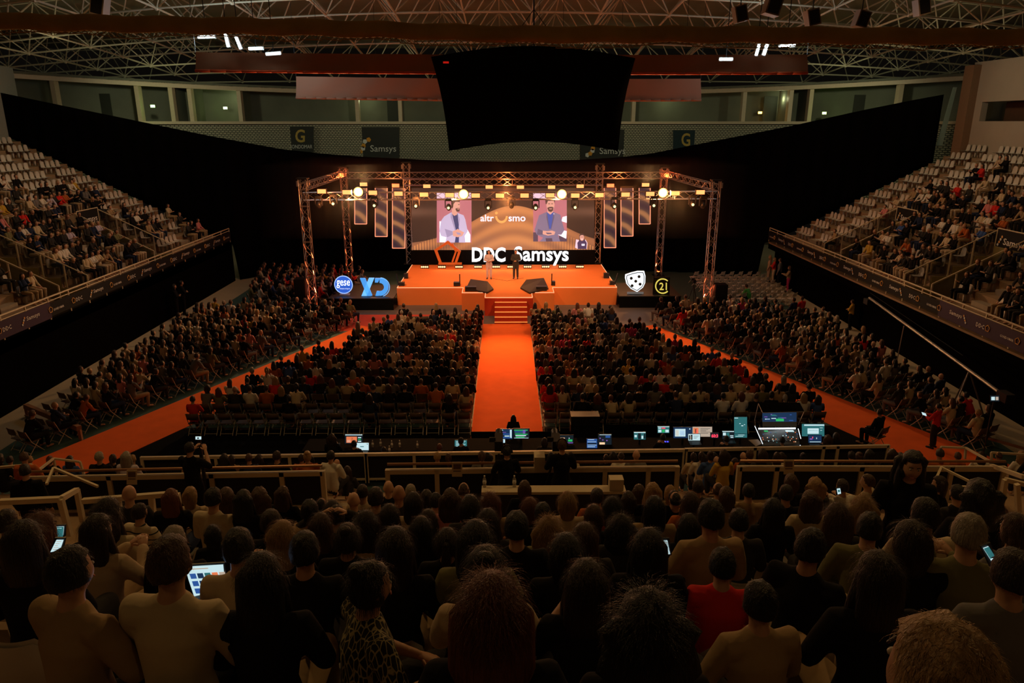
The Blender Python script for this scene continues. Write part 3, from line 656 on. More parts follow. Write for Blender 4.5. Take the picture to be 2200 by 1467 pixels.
# side platforms carrying the lit logos
for s, (x0, x1, yt, yb, lab) in ((-1, (704,856,641,668,'black low platform left of the stage with lit logos on it')), (1, (1322,1464,636,664,'black low platform right of the stage with lit logos on it'))):
    a, b = atZ(x0, yt, 0.75), atZ(x1, yt, 0.75)
    if s < 0: b.x = min(b.x, xa-.06)
    else: a.x = max(a.x, xb+.06)
    g = thing('side_platform', lab, 'platform', ((a.x+b.x)/2, a.y+2, 0)); 
    MB().box((a.x, a.y, 0.69), (b.x, a.y+3.8, 0.75)).build('deck', mat('black_deck', (0.02,0.021,0.022), 0.5, noise=0.2), g)
    MB().box((a.x+.02, a.y+.03, 0.01), (b.x-.02, a.y+.06, 0.69)).build('skirt', M_black, g)
    for xx in (a.x+.1, b.x-.1):
        for yy in (a.y+.2, a.y+3.6): MB().tube((xx,yy,0.01),(xx,yy,.69),.03).build('leg', M_dark, g)
    # four small spots lying in front
    for k, xs_ in enumerate((763,790,818,843) if s < 0 else (1331,1366,1395,1425)):
        p = atZ(xs_+4*s, yt+14, 0.12); q = atZ(xs_+4*s, yt+14, 0.12) + Vector((-0.12*s*0, 0.1, 0.45))
        w_ = thing('floor_spot', '%s small round spotlight in front of the %s platform' % (('outermost','second','third','innermost')[k if s < 0 else 3-k], 'left' if s < 0 else 'right'), 'spotlight', (p.x, p.y, 0), 'spots before the %s platform' % ('left' if s < 0 else 'right'))
        MB().cbox((p.x, p.y, 0.06), (.3,.25,.1)).build('base', M_blackp, w_)
        for dx in (-.17,.17): MB().tube((p.x+dx,p.y,.1),(p.x+dx,p.y,.42),.02).build('yoke', M_blackp, w_)
        c = Vector((p.x, p.y, 0.4)); d = Vector((0.1*s, -0.12, 0.12)).normalized()
        MB().tube(c - d*.16, c + d*.16, .11, 10, 0, .14).build('head', M_blackp, w_)
        MB().tube(c + d*.15, c + d*.175, .055, 10).build('lens', emi('spotwhite', (1.0,0.80,0.5), 3.0), w_)

# ---- truss kit
def truss(name, label, p, q, w_=0.36, h_=None, seg=0.5, up=(0,0,1), group=None, cat='truss'):
    p, q = Vector(p), Vector(q); d = (q-p); L = d.length; d.normalize(); h_ = h_ or w_
    g = thing(name, label, cat, tuple(p), group)
    U = Vector(up) - d*Vector(up).dot(d)
    U.normalize(); V = d.cross(U)
    cs = [(-1,-1),(1,-1),(1,1),(-1,1)]
    off = [V*(a*w_/2) + U*(b*h_/2) for a, b in cs]
    for o_ in off: MB().tube(p+o_, q+o_, 0.027, 6).build('chord', M_alu, g)
    n = max(2, int(L/seg)); mb = MB()
    for f in range(4):
        a, b = off[f], off[(f+1)%4]
        for k in range(n):
            c0 = p + d*(L*k/n); c1 = p + d*(L*(k+1)/n)
            if (k+f) % 2: a_, b_ = a, b
            else: a_, b_ = b, a
            mb.tube(c0+a_, c1+b_, 0.016, 4)
    o = mb.build('lacing', M_alu, g); o['kind'] = 'stuff'
    for k in range(0, n+1, max(4, n//5)):
        mb = MB(); c0 = p + d*(L*k/n)
        for f in range(4): mb.tube(c0+off[f], c0+off[(f+1)%4], 0.022, 4)
        mb.build('frame_ring', M_alu, g)
    return g
def tower(xpx, ypx, z0, ztop, label, w_=0.42):
    b = atZ(xpx, ypx, z0); g = truss('truss_tower', label, (b.x, b.y, z0+0.03), (b.x, b.y, ztop), w_, None, 0.5, (0,1,0), None, 'truss')
    MB().cbox((b.x, b.y, z0+0.03), (0.8,0.8,0.05)).build('base_plate', M_dark, g)
    MB().cbox((b.x, b.y, ztop+0.02), (0.62,0.62,0.08)).build('top_plate', M_dark, g)
    mb = MB()
    for a in (-1,1):
        for c in (-1,1): mb.cbox((b.x+a*.26,b.y+c*.26,ztop-.25),(.08,.08,.3))
    mb.build('sleeve', M_alu, g)
    return b
tFL = tower(673, 668, 0, 7.75, 'tall truss tower at front left corner of the rig'); tFR = tower(1518, 662, 0, 7.6, 'tall truss tower at front right corner of the rig')
tML = tower(752, 592, 0, 7.75, 'truss tower standing left of the hanging light panels'); tMR = tower(1414, 592, 0, 7.75, 'truss tower standing right of the hanging light panels')
tBL = tower(881, 566, HS, 8.15, 'truss tower at the back left corner of the stage'); tBR = tower(1282, 565, HS, 8.05, 'truss tower at the back right corner of the stage')
ZT = 7.25
YBK = 51.4
truss('stage_truss', 'long upper truss across the back of the rig', (tML.x, YBK, 7.33), (tMR.x, YBK, 7.33), 0.42, 0.42, 0.6)
truss('stage_truss', 'second back truss hung just below the upper one', (tBL.x, YBK-1.0, 6.95), (tBR.x, YBK-1.0, 6.95), 0.4, 0.4, 0.6)
zf = 6.78
truss('stage_truss', 'front truss between the corner towers carrying orange lamps', (tFL.x, tFL.y, zf), (tFR.x, tFR.y, zf), 0.42, 0.42, 0.6)
truss('stage_truss', 'side truss running back from the front left tower', (tFL.x, tFL.y, 7.3), (tML.x, tML.y, 7.35), 0.38, 0.38, 0.6)
truss('stage_truss', 'side truss running back from the front right tower', (tFR.x, tFR.y, 7.2), (tMR.x, tMR.y, 7.35), 0.38, 0.38, 0.6)
# glowing corner fixtures
for k, (x, y) in enumerate(((733,377),(1432,378))):
    p = atY(x, y, tML.y-.4); g = thing('beacon_lamp', 'glowing red-orange lamp on top of %s mid tower' % ('left','right')[k], 'lamp', tuple(p))
    MB().ell(p, (.2,.12,.2), 12, 8).build('lens', emi('redglow', (1.0,0.10,0.02), 9), g); MB().cbox(p+Vector((0,.16,0)),(.44,.16,.44)).build('housing', M_blackp, g)
    lamp('POINT', 'beacon_light', p-Vector((0,.4,0)), p, (1,0.12,0.03), 60, 0.1)
    tw = (tFL, tFR)[k]; p = Vector((tw.x, tw.y-0.05, 0.35)); g = thing('uplight', 'red uplight glowing inside the foot of front %s tower' % ('left','right')[k], 'lamp', tuple(p))
    MB().tube((tw.x,tw.y,.08),(tw.x,tw.y,.3),.09,10,0,.12).build('can', M_blackp, g); MB().tube((tw.x,tw.y,.3),(tw.x,tw.y,.32),.11,10).build('lens', emi('redglow', (1,0.1,0.02), 14), g)
    lamp('SPOT', 'uplight_beam', (tw.x, tw.y, .36), (tw.x, tw.y, 6), (1.0,0.14,0.04), 420, 0.08, 70, 0.6)
    tw = (tML, tMR)[k]; lamp('SPOT', 'uplight_beam', (tw.x, tw.y, .36), (tw.x, tw.y, 6), (1.0,0.14,0.04), 260, 0.08, 60, 0.6)
    g = thing('uplight', 'red uplight at the foot of the %s mid tower' % ('left','right')[k], 'lamp', (tw.x, tw.y, 0.08)); MB().tube((tw.x,tw.y,.08),(tw.x,tw.y,.3),.09,10,0,.12).build('can', M_blackp, g); MB().tube((tw.x,tw.y,.3),(tw.x,tw.y,.32),.11,10).build('lens', emi('redglow', (1,0.1,0.02), 14), g)
# orange wash bars
M_bar = emi('orangebar', (1.0, 0.30, 0.09), 2.2); M_barr = emi('redbar', (1.0, 0.17, 0.05), 2.6)
low = [(691,411),(745,413),(801,414),(856,416),(911,418),(966,419),(1022,420),(1074,420),(1127,420),(1182,419.6),(1236,420),(1288,419),(1344,418),(1397,416.5),(1451,415),(1505,413)]
upr = [(781,396),(850,398.6),(917,400),(984.5,401),(1051,401.6),(1118,402),(1185,402),(1246.5,400),(1311.6,398.6),(1387,397)]
def wash(x, y, Y, w_, h_, m, lab, grp):
    p = atY(x, y, Y); k_ = (Y-CAM.y)/F
    g = thing('wash_bar', lab, 'stage light', tuple(p), grp)
    W, H = w_*k_, h_*k_
    MB().cbox(p, (W, .04, H)).build('lens_panel', m, g)
    MB().cbox(p+Vector((0,.1,0)), (W+.06, .14, H+.07)).build('housing', M_blackp, g)
    mb = MB(); 
    ty, tz = (tFL.y-.21, zf) if Y < 45 else (YBK-1.2, 6.75)
    for a in (-1,1): mb.tube(p+Vector((a*W/2,.1,0)), Vector((p.x+a*W*.3, ty, tz-.15 if Y < 45 else tz)), .015, 4)
    mb.build('clamp', M_dark, g)
for k, (x, y) in enumerate(low): wash(x, y, 41.55, 17.5, 8.5, M_bar, 'orange lamp bar on the front truss, %s from the left end' % ORD(k), 'orange lamp bars on the front truss')
for k, (x, y) in enumerate(upr): wash(x, y, 50.0, 15, 7, M_barr if k in (1,8) else M_bar, '%sorange lamp bar on the back truss, %s from the left end' % ('reddish ' if k in (1,8) else '', ORD(k)), 'orange lamp bars on the back truss')
for k, (x, y) in enumerate(((770,412),(996,417),(1207,417),(1424,414))):
    p = atY(x, y, 41.4); g = thing('blinder_lamp', 'dazzling warm white blinder on the front truss, %s of four' % ('leftmost','second','third','rightmost')[k], 'stage light', tuple(p), 'white blinders on the front truss')
    MB().tube(p, p+Vector((0,-.05,0)), .25, 16, 0, .27).build('reflector', emi('blinder_rim', (1.0,0.50,0.14), 2.0), g); MB().tube(p+Vector((0,-.05,0)), p+Vector((0,-.10,0)), .20, 16, 0, .18).build('lens', emi('blinder', (1.0,0.80,0.5), 30), g); MB().tube(p+Vector((0,.02,0)), p+Vector((0,.3,0)), .3, 16, 0, .2).build('housing', M_blackp, g)
# moving heads
for k, (x, y, lit) in enumerate(((717,436,1),(805,440,1),(894,441,1),(964,445,1),(1049,445,1),(1099,441,0),(1150.6,445,1),(1235,444,1),(1319.6,442,1),(1403.6,440,1),(1487,438,1),(685,440,0),(1510,441,0))):
    p = atY(x, y, 41.8); g = thing('moving_head', 'black moving head light hanging under front truss, %s' % (('leftmost lit one','second lit one from left','beside back left tower','over the left portrait','left of the dark middle one','unlit one in the middle','over the right portrait','right of the right portrait','in front of the tallest right panel','above the shortest right panel','rightmost lit one','unlit one by the left tower','unlit one by the right tower')[k]), 'stage light', tuple(p))
    MB().cbox(p+Vector((0,0,.42)), (.34,.26,.14)).build('base', M_blackp, g)
    for a in (-1,1): MB().cbox(p+Vector((a*.19,0,.17)), (.05,.14,.42)).build('yoke_arm', M_blackp, g)
    MB().ell(p+Vector((0,.02,0)), (.15,.2,.2), 12, 8).build('head', M_blackp, g, True)
    MB().tube(p+Vector((0,-.17,-.02)), p+Vector((0,-.21,-.03)), .075, 12).build('lens', emi('mhlens', (0.8,0.85,0.4), 1.7) if lit else M_dark, g)
    MB().tube(p+Vector((0,0,.48)), Vector((p.x, tFL.y-.2, zf-.2)), .02).build('clamp', M_dark, g)
# row of four-cell lamps on the stage floor before the screen
for k, (x, y) in enumerate(((912,567),(949,567),(986,567),(1027,566.5),(1066,566.5),(1098,566.5),(1133.5,566.5),(1172.6,566.5),(1209,566.5),(1246,566))):
    p = atY(x, y, 49.9); g = thing('floor_lamp_bar', 'four-cell warm lamp bar on the stage floor, %s from the left' % ORD(k), 'stage light', (p.x, p.y, HS), 'four-cell lamps along the stage back')
    MB().box((p.x-.28,p.y,HS),(p.x+.28,p.y+.18,HS+.22)).build('housing', M_blackp, g)
    for q in range(4): MB().ell((p.x-.2+q*.133,p.y-.02,HS+.12),(.055,.03,.06),8,6).build('cell', emi('cell', (1.0,0.48,0.20), 3.2), g)
lamp('AREA', 'floor_lamp_glow', (0.1, 49.6, 1.5), (0.1, 47.0, 1.0), (1,0.35,0.12), 70, 10, 150, sy=0.2)

for x in (-10, -5, 0.1, 5, 10): lamp('POINT', 'wash_bar_glow', (x, 41.2, 6.55), (x, 40, 0), (1.0, 0.28, 0.07), 130, 0.2)
for x in (-8, 0.1, 8): lamp('POINT', 'back_bar_glow', (x, 49.7, 6.6), (x, 40, 0), (1.0, 0.24, 0.06), 130, 0.2)
# thin stage haze hanging inside the rig
hz = bpy.data.materials.new('stage_haze'); hz.use_nodes = True; nt = hz.node_tree; nt.nodes.remove(nt.nodes['Principled BSDF'])
vs_ = nt.nodes.new('ShaderNodeVolumeScatter'); vs_.inputs['Density'].default_value = 0.004; vs_.inputs['Anisotropy'].default_value = 0.45; vs_.inputs['Color'].default_value = (1, .9, .8, 1)
nt.links.new(vs_.outputs[0], nt.nodes['Material Output'].inputs['Volume'])
o = MB().box((-13.5, 40.3, 4.6), (13.5, 52.6, 8.6)).build('stage_haze', hz); tag(o, 'thin haze glowing around the lamps of the stage rig', 'haze', None, 'stuff')
# ---- LED screen
YS = 51.9
sc_ = thing('led_screen', 'wide LED video wall behind the speakers with two portraits', 'screen', tuple(atY(1080,540,YS)))
def screen_mat():
    m = bpy.data.materials.new('screen_picture'); m.use_nodes = True; nt = m.node_tree; b = nt.nodes['Principled BSDF']
    tc = nt.nodes.new('ShaderNodeTexCoord'); sx = nt.nodes.new('ShaderNodeSeparateXYZ'); nt.links.new(tc.outputs['Generated'], sx.inputs[0])
    def mth(op, a, b_=None, v=None):
        n = nt.nodes.new('ShaderNodeMath'); n.operation = op
        for i, q in enumerate((a, b_)):
            if q is None: continue
            if isinstance(q, (int, float)): n.inputs[i].default_value = q
            else: nt.links.new(q, n.inputs[i])
        return n.outputs[0]
    x, z = sx.outputs['X'], sx.outputs['Z']
    # soft dune: height of the bright band follows a bell round x=.55
    dx = mth('MULTIPLY', mth('SUBTRACT', x, 0.56), 3.2); bell = mth('POWER', 2.718, mth('MULTIPLY', mth('MULTIPLY', dx, dx), -1.0))
    edge = mth('ADD', mth('MULTIPLY', bell, 0.62), 0.10); t = mth('SUBTRACT', edge, z)
    rip = mth('MULTIPLY', mth('SINE', mth('MULTIPLY', t, 26.0)), 0.12)
    up = mth('MULTIPLY', mth('GREATER_THAN', t, 0.0), mth('ADD', mth('ADD', 0.45, rip), mth('MULTIPLY', bell, 0.35)))
    hz = mth('POWER', 2.718, mth('MULTIPLY', mth('POWER', mth('MULTIPLY', mth('SUBTRACT', z, 0.62), 14.0), 2.0), -1.0))
    wing = mth('MULTIPLY', mth('POWER', mth('ABSOLUTE', mth('SUBTRACT', x, 0.5)), 2.0), mth('MULTIPLY', hz, 1.2))
    st_ = mth('GREATER_THAN', mth('SINE', mth('MULTIPLY', x, 420.0)), 0.2)
    lowb = mth('MULTIPLY', mth('MULTIPLY', mth('LESS_THAN', z, mth('ADD', 0.05, mth('MULTIPLY', 0.22, mth('ABSOLUTE', mth('SINE', mth('MULTIPLY', x, 6.283)))))), st_), mth('MULTIPLY', mth('POWER', mth('ABSOLUTE', mth('SUBTRACT', x, 0.5)), 3.0), 4.0))
    fac = mth('ADD', mth('ADD', up, wing), mth('ADD', lowb, 0.05))
    rp = nt.nodes.new('ShaderNodeValToRGB'); e = rp.color_ramp.elements
    e[0].position = 0; e[0].color = (0.035, 0.017, 0.012, 1); e[1].position = 1.0; e[1].color = (0.80, 0.28, 0.09, 1)
    q = e.new(0.35); q.color = (0.17, 0.075, 0.045, 1); q = e.new(0.7); q.color = (0.47, 0.16, 0.065, 1)
    nt.links.new(fac, rp.inputs[0]); nt.links.new(rp.outputs[0], b.inputs['Emission Color']); b.inputs['Emission Strength'].default_value = 0.95
    b.inputs['Base Color'].default_value = (0.01,0.01,0.01,1); return m
mb = MB(); rect_px(mb, 884, 404, 1277, 537, YS, 0, 0.02); mb.build('picture', screen_mat(), sc_)
mb = MB(); rect_px(mb, 881, 400, 1280, 540, YS+.06, 0, 0.2); mb.build('cabinet', M_blackp, sc_)
PIX = {}
def em(name, c, s=1.0): return emi('px_' + name, c, s)
P = [em('mauve', (0.50,0.17,0.20)), em('white', (0.92,0.88,1.0), 1.1), em('lilacsuit', (0.56,0.49,0.70)), em('navy', (0.05,0.06,0.16)), em('skin', (0.72,0.36,0.28)), em('hair', (0.10,0.05,0.04)), em('greysuit', (0.22,0.17,0.26)), em('blue', (0.06,0.10,0.38)), em('shade', (0.36,0.30,0.48)), em('dmauve', (0.10,0.06,0.09)), em('orange', (1.0,0.42,0.12)), em('darkgrey', (0.13,0.10,0.16)), em('purple', (0.08,0.045,0.10)), em('pink', (0.85,0.62,0.75))]
def Z1(x, y): return (620 + x/3.964, 330 + y/3.964)
def Z2(x, y): return (1080 + x/3.964, 330 + y/3.964)
def art(name, layers, Z):
    mb = MB()
    for k, (mi, pts) in enumerate(layers):
        poly_px(mb, [Z(*p) for p in reversed(pts)], YS - 0.012*(k+1), mi, 0.006)
    return mb.build(name, P, sc_)
def circ(cx, cy, rx, ry, n=16): return [(cx+rx*math.cos(-2*math.pi*k/n), cy+ry*math.sin(-2*math.pi*k/n)) for k in range(n)]
def rc(a, b, c, d): return [(a,b),(a,d),(c,d),(c,b)]
art('portrait_picture', [
    (0, rc(1262,322,1558,757)), (13, rc(1262,322,1558,380)), (1, [(1285,575),(1285,755),(1350,755),(1350,640),(1320,580)]), (1, [(1480,640),(1450,755),(1548,755),(1548,690),(1520,640)]),
    (2, [(1385,500),(1325,535),(1300,570),(1285,660),(1300,700),(1345,712),(1335,757),(1505,757),(1500,700),(1525,660),(1505,560),(1490,525),(1440,505)]),
    (8, [(1330,640),(1350,712),(1400,690),(1395,660)]), (3, [(1390,505),(1430,670),(1415,757),(1450,757),(1452,640),(1440,510)]),
    (8, [(1385,500),(1380,540),(1425,680),(1428,660)]), (8, [(1440,505),(1450,560),(1447,660),(1458,560)]),
    (4, [(1392,470),(1390,510),(1410,530),(1435,520),(1440,480)]), (4, circ(1427,440,33,50)), (5, [(1388,450),(1385,400),(1400,375),(1440,372),(1462,395),(1456,412),(1420,410),(1405,430),(1400,460)]),
    (5, [(1420,470),(1432,495),(1455,492),(1458,470),(1448,462),(1432,464)]), (4, [(1436,468),(1440,475),(1452,474),(1453,468)]), (5, rc(1444,430,1456,436)), (4, [(1398,660),(1400,700),(1440,712),(1480,700),(1495,670),(1465,655),(1440,640),(1425,650)]), (8, [(1425,668),(1440,690),(1470,690),(1462,676)])], Z1)
art('portrait_picture', [
    (0, rc(260,338,546,748)), (13, rc(260,338,375,388)), (9, rc(260,670,300,748)), (9, [(480,690),(480,748),(546,748),(546,720)]), (1, [(510,540),(500,575),(546,590),(546,530)]), (1, [(480,600),(470,690),(540,725),(546,660),(505,650)]),
    (6, [(378,495),(310,525),(290,590),(272,650),(290,690),(345,715),(315,748),(490,748),(470,690),(500,690),(526,650),(505,580),(490,520),(430,495)]),
    (11, [(300,640),(290,690),(345,690),(350,660)]), (7, [(378,495),(380,560),(395,640),(412,640),(425,560),(432,495)]), (11, [(376,497),(372,540),(395,650),(397,640),(384,545)]), (11, [(434,497),(440,540),(412,650),(410,640),(427,545)]),
    (4, [(380,460),(380,500),(405,520),(430,498),(430,460)]), (4, circ(407,435,35,56)), (5, [(366,430),(362,395),(385,365),(430,362),(446,392),(442,425),(436,400),(385,402),(374,430)]),
    (5, [(380,462),(390,490),(412,498),(428,485),(432,458),(420,452),(395,454)]), (4, [(395,466),(400,474),(418,473),(422,464)]), (9, rc(398,462,420,467)), (5, rc(388,424,402,430)), (5, rc(414,424,428,430)),
    (4, [(342,655),(340,685),(385,698),(440,690),(448,665),(420,655),(380,660)]), (11, [(366,672),(380,686),(420,684),(412,674)]), (9, [(365,720),(370,748),(425,748),(420,720)]), (1, circ(436,513,4,4,8))], Z2)
art('interpreter_picture', [
    (5, [(655,690),(650,740),(640,780),(705,780),(698,740),(694,690),(675,680)]), (13, [(625,730),(616,800),(640,812),(645,760),(650,735)]), (13, [(705,730),(722,760),(716,812),(700,812),(698,740)]),
    (12, [(650,740),(636,760),(640,812),(712,812),(716,760),(700,735),(675,745)]), (4, circ(675,715,19,28)), (5, [(655,705),(662,684),(690,684),(696,706),(685,694),(666,694)]), (1, rc(672,768,698,784)), (3, rc(676,772,690,775)), (1, [(666,726),(675,733),(684,726)]), (5, rc(664,708,672,711)), (5, rc(679,708,687,711))], Z2)
mb = MB(); text_px(mb, 'altr', 1032, 461, 1061, 475.5, YS-.05, 1, 0.016, 0.01); mb.build('logo_lettering', P, sc_); mb = MB(); text_px(mb, 'smo', 1092.5, 465, 1129, 475.5, YS-.05, 1, 0.016, 0.01)
mb.build('logo_lettering', P, sc_); mb = MB()
cxp, cyp = 1077.5, 463
outer = [(cxp+13.8*math.cos(a), cyp+16.5*math.sin(a)) for a in np.linspace(R(175), R(5), 18)]
inner = [(cxp+9.6*math.cos(a), cyp+11.5*math.sin(a)) for a in np.linspace(R(5), R(175), 18)]
for k in range(17): poly_px(mb, [outer[k], outer[k+1], inner[16-k], inner[17-k]], YS-.06, 10, .006)
mb.build('logo_smile', P, sc_); mb = MB()
poly_px(mb, [(1066.5+3*math.cos(-a), 457.5+3*math.sin(-a)) for a in np.linspace(0, 5.8, 10)], YS-.06, 10, .006)
mb.build('logo_dot', P, sc_)
# hanging light panels either side
def pan_mat():
    m = bpy.data.materials.new('panel_picture'); m.use_nodes = True; nt = m.node_tree; b = nt.nodes['Principled BSDF']
    tc = nt.nodes.new('ShaderNodeTexCoord'); wv = nt.nodes.new('ShaderNodeTexWave'); wv.inputs['Scale'].default_value = 0.35; wv.inputs['Distortion'].default_value = 7; wv.inputs['Detail'].default_value = 1.5; wv.inputs['Detail Scale'].default_value = 0.7
    mp = nt.nodes.new('ShaderNodeMapping'); mp.inputs['Rotation'].default_value = (0, R(62), 0)
    nt.links.new(tc.outputs['Object'], mp.inputs[0]); nt.links.new(mp.outputs[0], wv.inputs[0])
    rp = nt.nodes.new('ShaderNodeValToRGB'); e = rp.color_ramp.elements; e[0].position = 0.0; e[0].color = (0.045,0.022,0.032,1); e[1].position = 0.97; e[1].color = (0.42,0.17,0.07,1); q = e.new(0.6); q.color = (0.10,0.05,0.04,1)
    nt.links.new(wv.outputs['Fac'], rp.inputs[0]); nt.links.new(rp.outputs[0], b.inputs['Emission Color']); b.inputs['Emission Strength'].default_value = 0.9; b.inputs['Base Color'].default_value = (0.01,0.01,0.01,1); return m
PM = pan_mat()
for k, (x0, x1, yb_, lab) in enumerate(((762,788,481,'shortest hanging light panel, left group'),(806,832,508,'middle hanging light panel, left group'),(843,870,533,'tallest hanging light panel, left group beside the screen'),(1298,1323,532,'tallest hanging light panel, right group beside the screen'),(1334,1360,507,'middle hanging light panel, right group'),(1373,1397,481,'shortest hanging light panel, right group'))):
    g = thing('hanging_led_strip', lab, 'light panel', tuple(atY((x0+x1)/2, yb_, YS)))
    mb = MB(); rect_px(mb, x0, 404, x1, yb_, YS, 0, .02); mb.build('picture', PM, g)
    mb = MB(); a, b, c, d = atY(x0,404,YS-.05), atY(x0,yb_,YS-.05), atY(x1,yb_,YS-.05), atY(x1,404,YS-.05)
    for e_, f_ in ((a,b),(b,c),(c,d)): mb.tube(e_, f_, .03, 5)
    mb.build('light_border', emi('border', (1.0,0.30,0.16), 1.3), g)
    mb = MB(); rect_px(mb, x0-.5, 400, x1+.5, yb_, YS+.04, 0, .1); mb.build('cabinet', M_blackp, g)
# black plinth below the screen, big lit letters, pentagon
tag(MB().box((atY(884,540,52).x, 51.4, HS), (atY(1277,540,52).x, 51.8, atY(900,538,51.6).z)).build('screen_plinth', M_black), 'long black plinth under the video wall', 'plinth')
M_lw = emi('letterwhite', (0.86, 0.95, 1.0), 1.25); M_ls = mat('letter_side', (0.25,0.25,0.26), 0.5, noise=0.05)
def letters(name, txt, x0, y0, x1, y1, Y, lab, bold=0.045, m=None):
    mb = MB(); n0 = 0; text_px(mb, txt, x0, y0, x1, y1, Y, 0, bold, 0.16); o = mb.build(name, [m or M_lw, M_ls]); 
    return tag(o, lab, 'sign')
o = letters('letter_sign', 'DDC', 1014, 531, 1086, 562, 50.7, 'big glowing white letters DDC behind the speakers', 0.028)
o = letters('letter_sign', 'Samsys', 1105, 529, 1221, 569.5, 50.75, 'big glowing white word Samsys right of the letters DDC', 0.016)
pz = lambda x, y: atY(620+x/3.964, 330+y/3.964, 50.3)
g = thing('pentagon_logo', 'orange open pentagon frame sign standing left of the letters', 'sign', tuple(pz(1350,940)))
def bars(pts, wd, name, m):
    mb = MB()
    for a, b in zip(pts, pts[1:]):
        a, b = Vector(pz(*a)), Vector(pz(*b)); d = (b-a).normalized(); n_ = d.cross(Vector((0,1,0)))*wd/2
        mb.prism([a-d*wd*.3+n_, b+d*wd*.3+n_, b+d*wd*.3-n_, a-d*wd*.3-n_], (0,.22,0))
    mb.build(name, m, g)
M_pent = mat('orange_lacquer', (0.9,0.14,0.02), 0.35, 0, 0.45, 0)
bars([(1290,925),(1252,825),(1355,755),(1455,835),(1425,925)], .17, 'outer_frame', M_pent)
bars([(1395,770),(1425,835),(1395,920)], .12, 'inner_frame', M_pent)
bars([(1280,938),(1470,938)], .12, 'foot', M_pent)
# wedge monitors and small boxes on the deck
for k, (pts, lab) in enumerate((([(1550,1075),(1695,1095),(1745,1135),(1690,1165),(1512,1130)], 'dark wedge platform at the stage front, left of the stairs'), ([(200,1080),(350,1065),(390,1130),(230,1168),(150,1125)], 'dark wedge platform at the stage front, right of the stairs'))):
    Z = (Z1, Z2)[k]; w3 = [atZ(*Z(*p), HS+.2) for p in pts]
    mb = MB(); c = sum(w3, Vector())/5
    top = [Vector((v.x, v.y, HS+ (0.26 if v.y > c.y else 0.10))) for v in w3]
    mb.add([Vector((v.x, v.y, HS)) for v in w3] + top, [tuple(reversed(range(5))), (5,6,7,8,9)] + [(i,(i+1)%5,5+(i+1)%5,5+i) for i in range(5)])
    tag(mb.build('stage_wedge', mat('brown_black', (0.02,0.011,0.008), 0.6, noise=0.1)), lab, 'wedge')
for k, (x0,y0,x1,y1,lab) in enumerate(((1503,1130,1597,1175,'dark flat speaker box beside left wedge at the stage edge'),(745,1128,833,1170,'dark flat speaker box beside right wedge at the stage edge'),(1405,1093,1458,1130,'small black box with rod near left wedge'),(418,1085,448,1125,'small black box with rod near right wedge'),(982,1018,1015,1065,'black effect machine on the left stage edge'),(862,1015,908,1062,'black effect machine on the right stage edge'),(935,1095,985,1128,'black box at front left stage corner'),(915,1085,955,1120,'black box at front right stage corner'))):
    Z = Z1 if k in (0,2,4,6) else Z2
    if k == 1: x0, x1 = 285, 377
    a, b = atZ(*Z(x0,y1), HS), atZ(*Z(x1,y1), HS); h_ = (y1-y0)/3.964*(a.y/F)*0.9
    g = thing('stage_box', lab, 'box', ((a.x+b.x)/2, a.y, HS))
    MB().box((a.x, a.y, HS), (b.x, a.y+.35, HS+h_)).build('cabinet', M_blackp, g); MB().box((a.x+.03, a.y-.015, HS+.03), (b.x-.03, a.y, HS+h_-.03)).build('grille', M_dark, g)
    if k in (2,3,6,7):
        xx = b.x if k in (2,7) else a.x; MB().tube((xx,a.y+.1,HS),(xx+(0.18 if k==7 else -.1 if k==6 else 0),a.y+.1,HS+.75),.035).build('rod', M_blackp, g)
# lit sponsor signs
def disc(mb, c, r, mi, y0, t=.04, n=32): mb.prism([(c.x+r*math.cos(2*math.pi*k/n), y0, c.z+r*math.sin(2*math.pi*k/n)) for k in range(n)], (0,t,0), mi)
Yp = 43.2
c = atY(738, 611.5, Yp); k_ = Yp/F*0.985
g = thing('round_sign', 'round glowing blue sign reading gese on the left platform', 'sign', (c.x, Yp, 0.75))
mb = MB(); disc(mb, c, 19.3*k_, 0, Yp, .08); mb.build('disc', emi('signblue', (0.03,0.12,0.62), 1.0), g)
mb = MB(); n = 32
for q in range(n): a0, a1 = 2*math.pi*q/n, 2*math.pi*(q+1)/n; mb.tube(c+Vector((19.6*k_*math.cos(a0),0,19.6*k_*math.sin(a0))), c+Vector((19.6*k_*math.cos(a1),0,19.6*k_*math.sin(a1))), .03, 4)
mb.build('rim', emi('rimblue', (0.35,0.55,1.0), 1.2), g)
mb = MB(); text_px(mb, 'gese', 723, 602, 752, 619, Yp-.03, 0, .012, .01); text_px(mb, 'Mediação de Seguros', 730, 618.5, 752, 621.8, Yp-.03, 0, .0, .01); text_px(mb, 'GRUPO', 724, 602, 729, 604, Yp-.03, 0, .02, .01); mb.build('lettering', M_lw, g)
MB().box((c.x-.3, Yp+.02, .75), (c.x+.3, Yp+.3, .82)).build('foot', M_white, g)
M_xd = emi('xdblue', (0.07,0.34,0.85), 1.0); M_xd2 = emi('xdblue2', (0.16,0.5,1.0), 1.15)
g = thing('letter_sign', 'glowing blue letters XD leaning on the left platform', 'sign', tuple(atY(806, 636, 43.0)))
mb = MB(); q = lambda x, y: atY(620+x/3.964, 330+y/3.964, 43.0)
for pts, mi in (([(607,1062),(650,1062),(712,1212),(668,1212)],0),([(683,1060),(728,1060),(665,1212),(620,1212)],1),([(735,1062),(775,1062),(760,1098),(735,1098)],0),([(750,1172),(770,1172),(770,1212),(738,1212)],0)):
    mb.prism([q(*p) for p in reversed(pts)], (0,.14,0), mi)
cx_, cy_ = 780, 1137
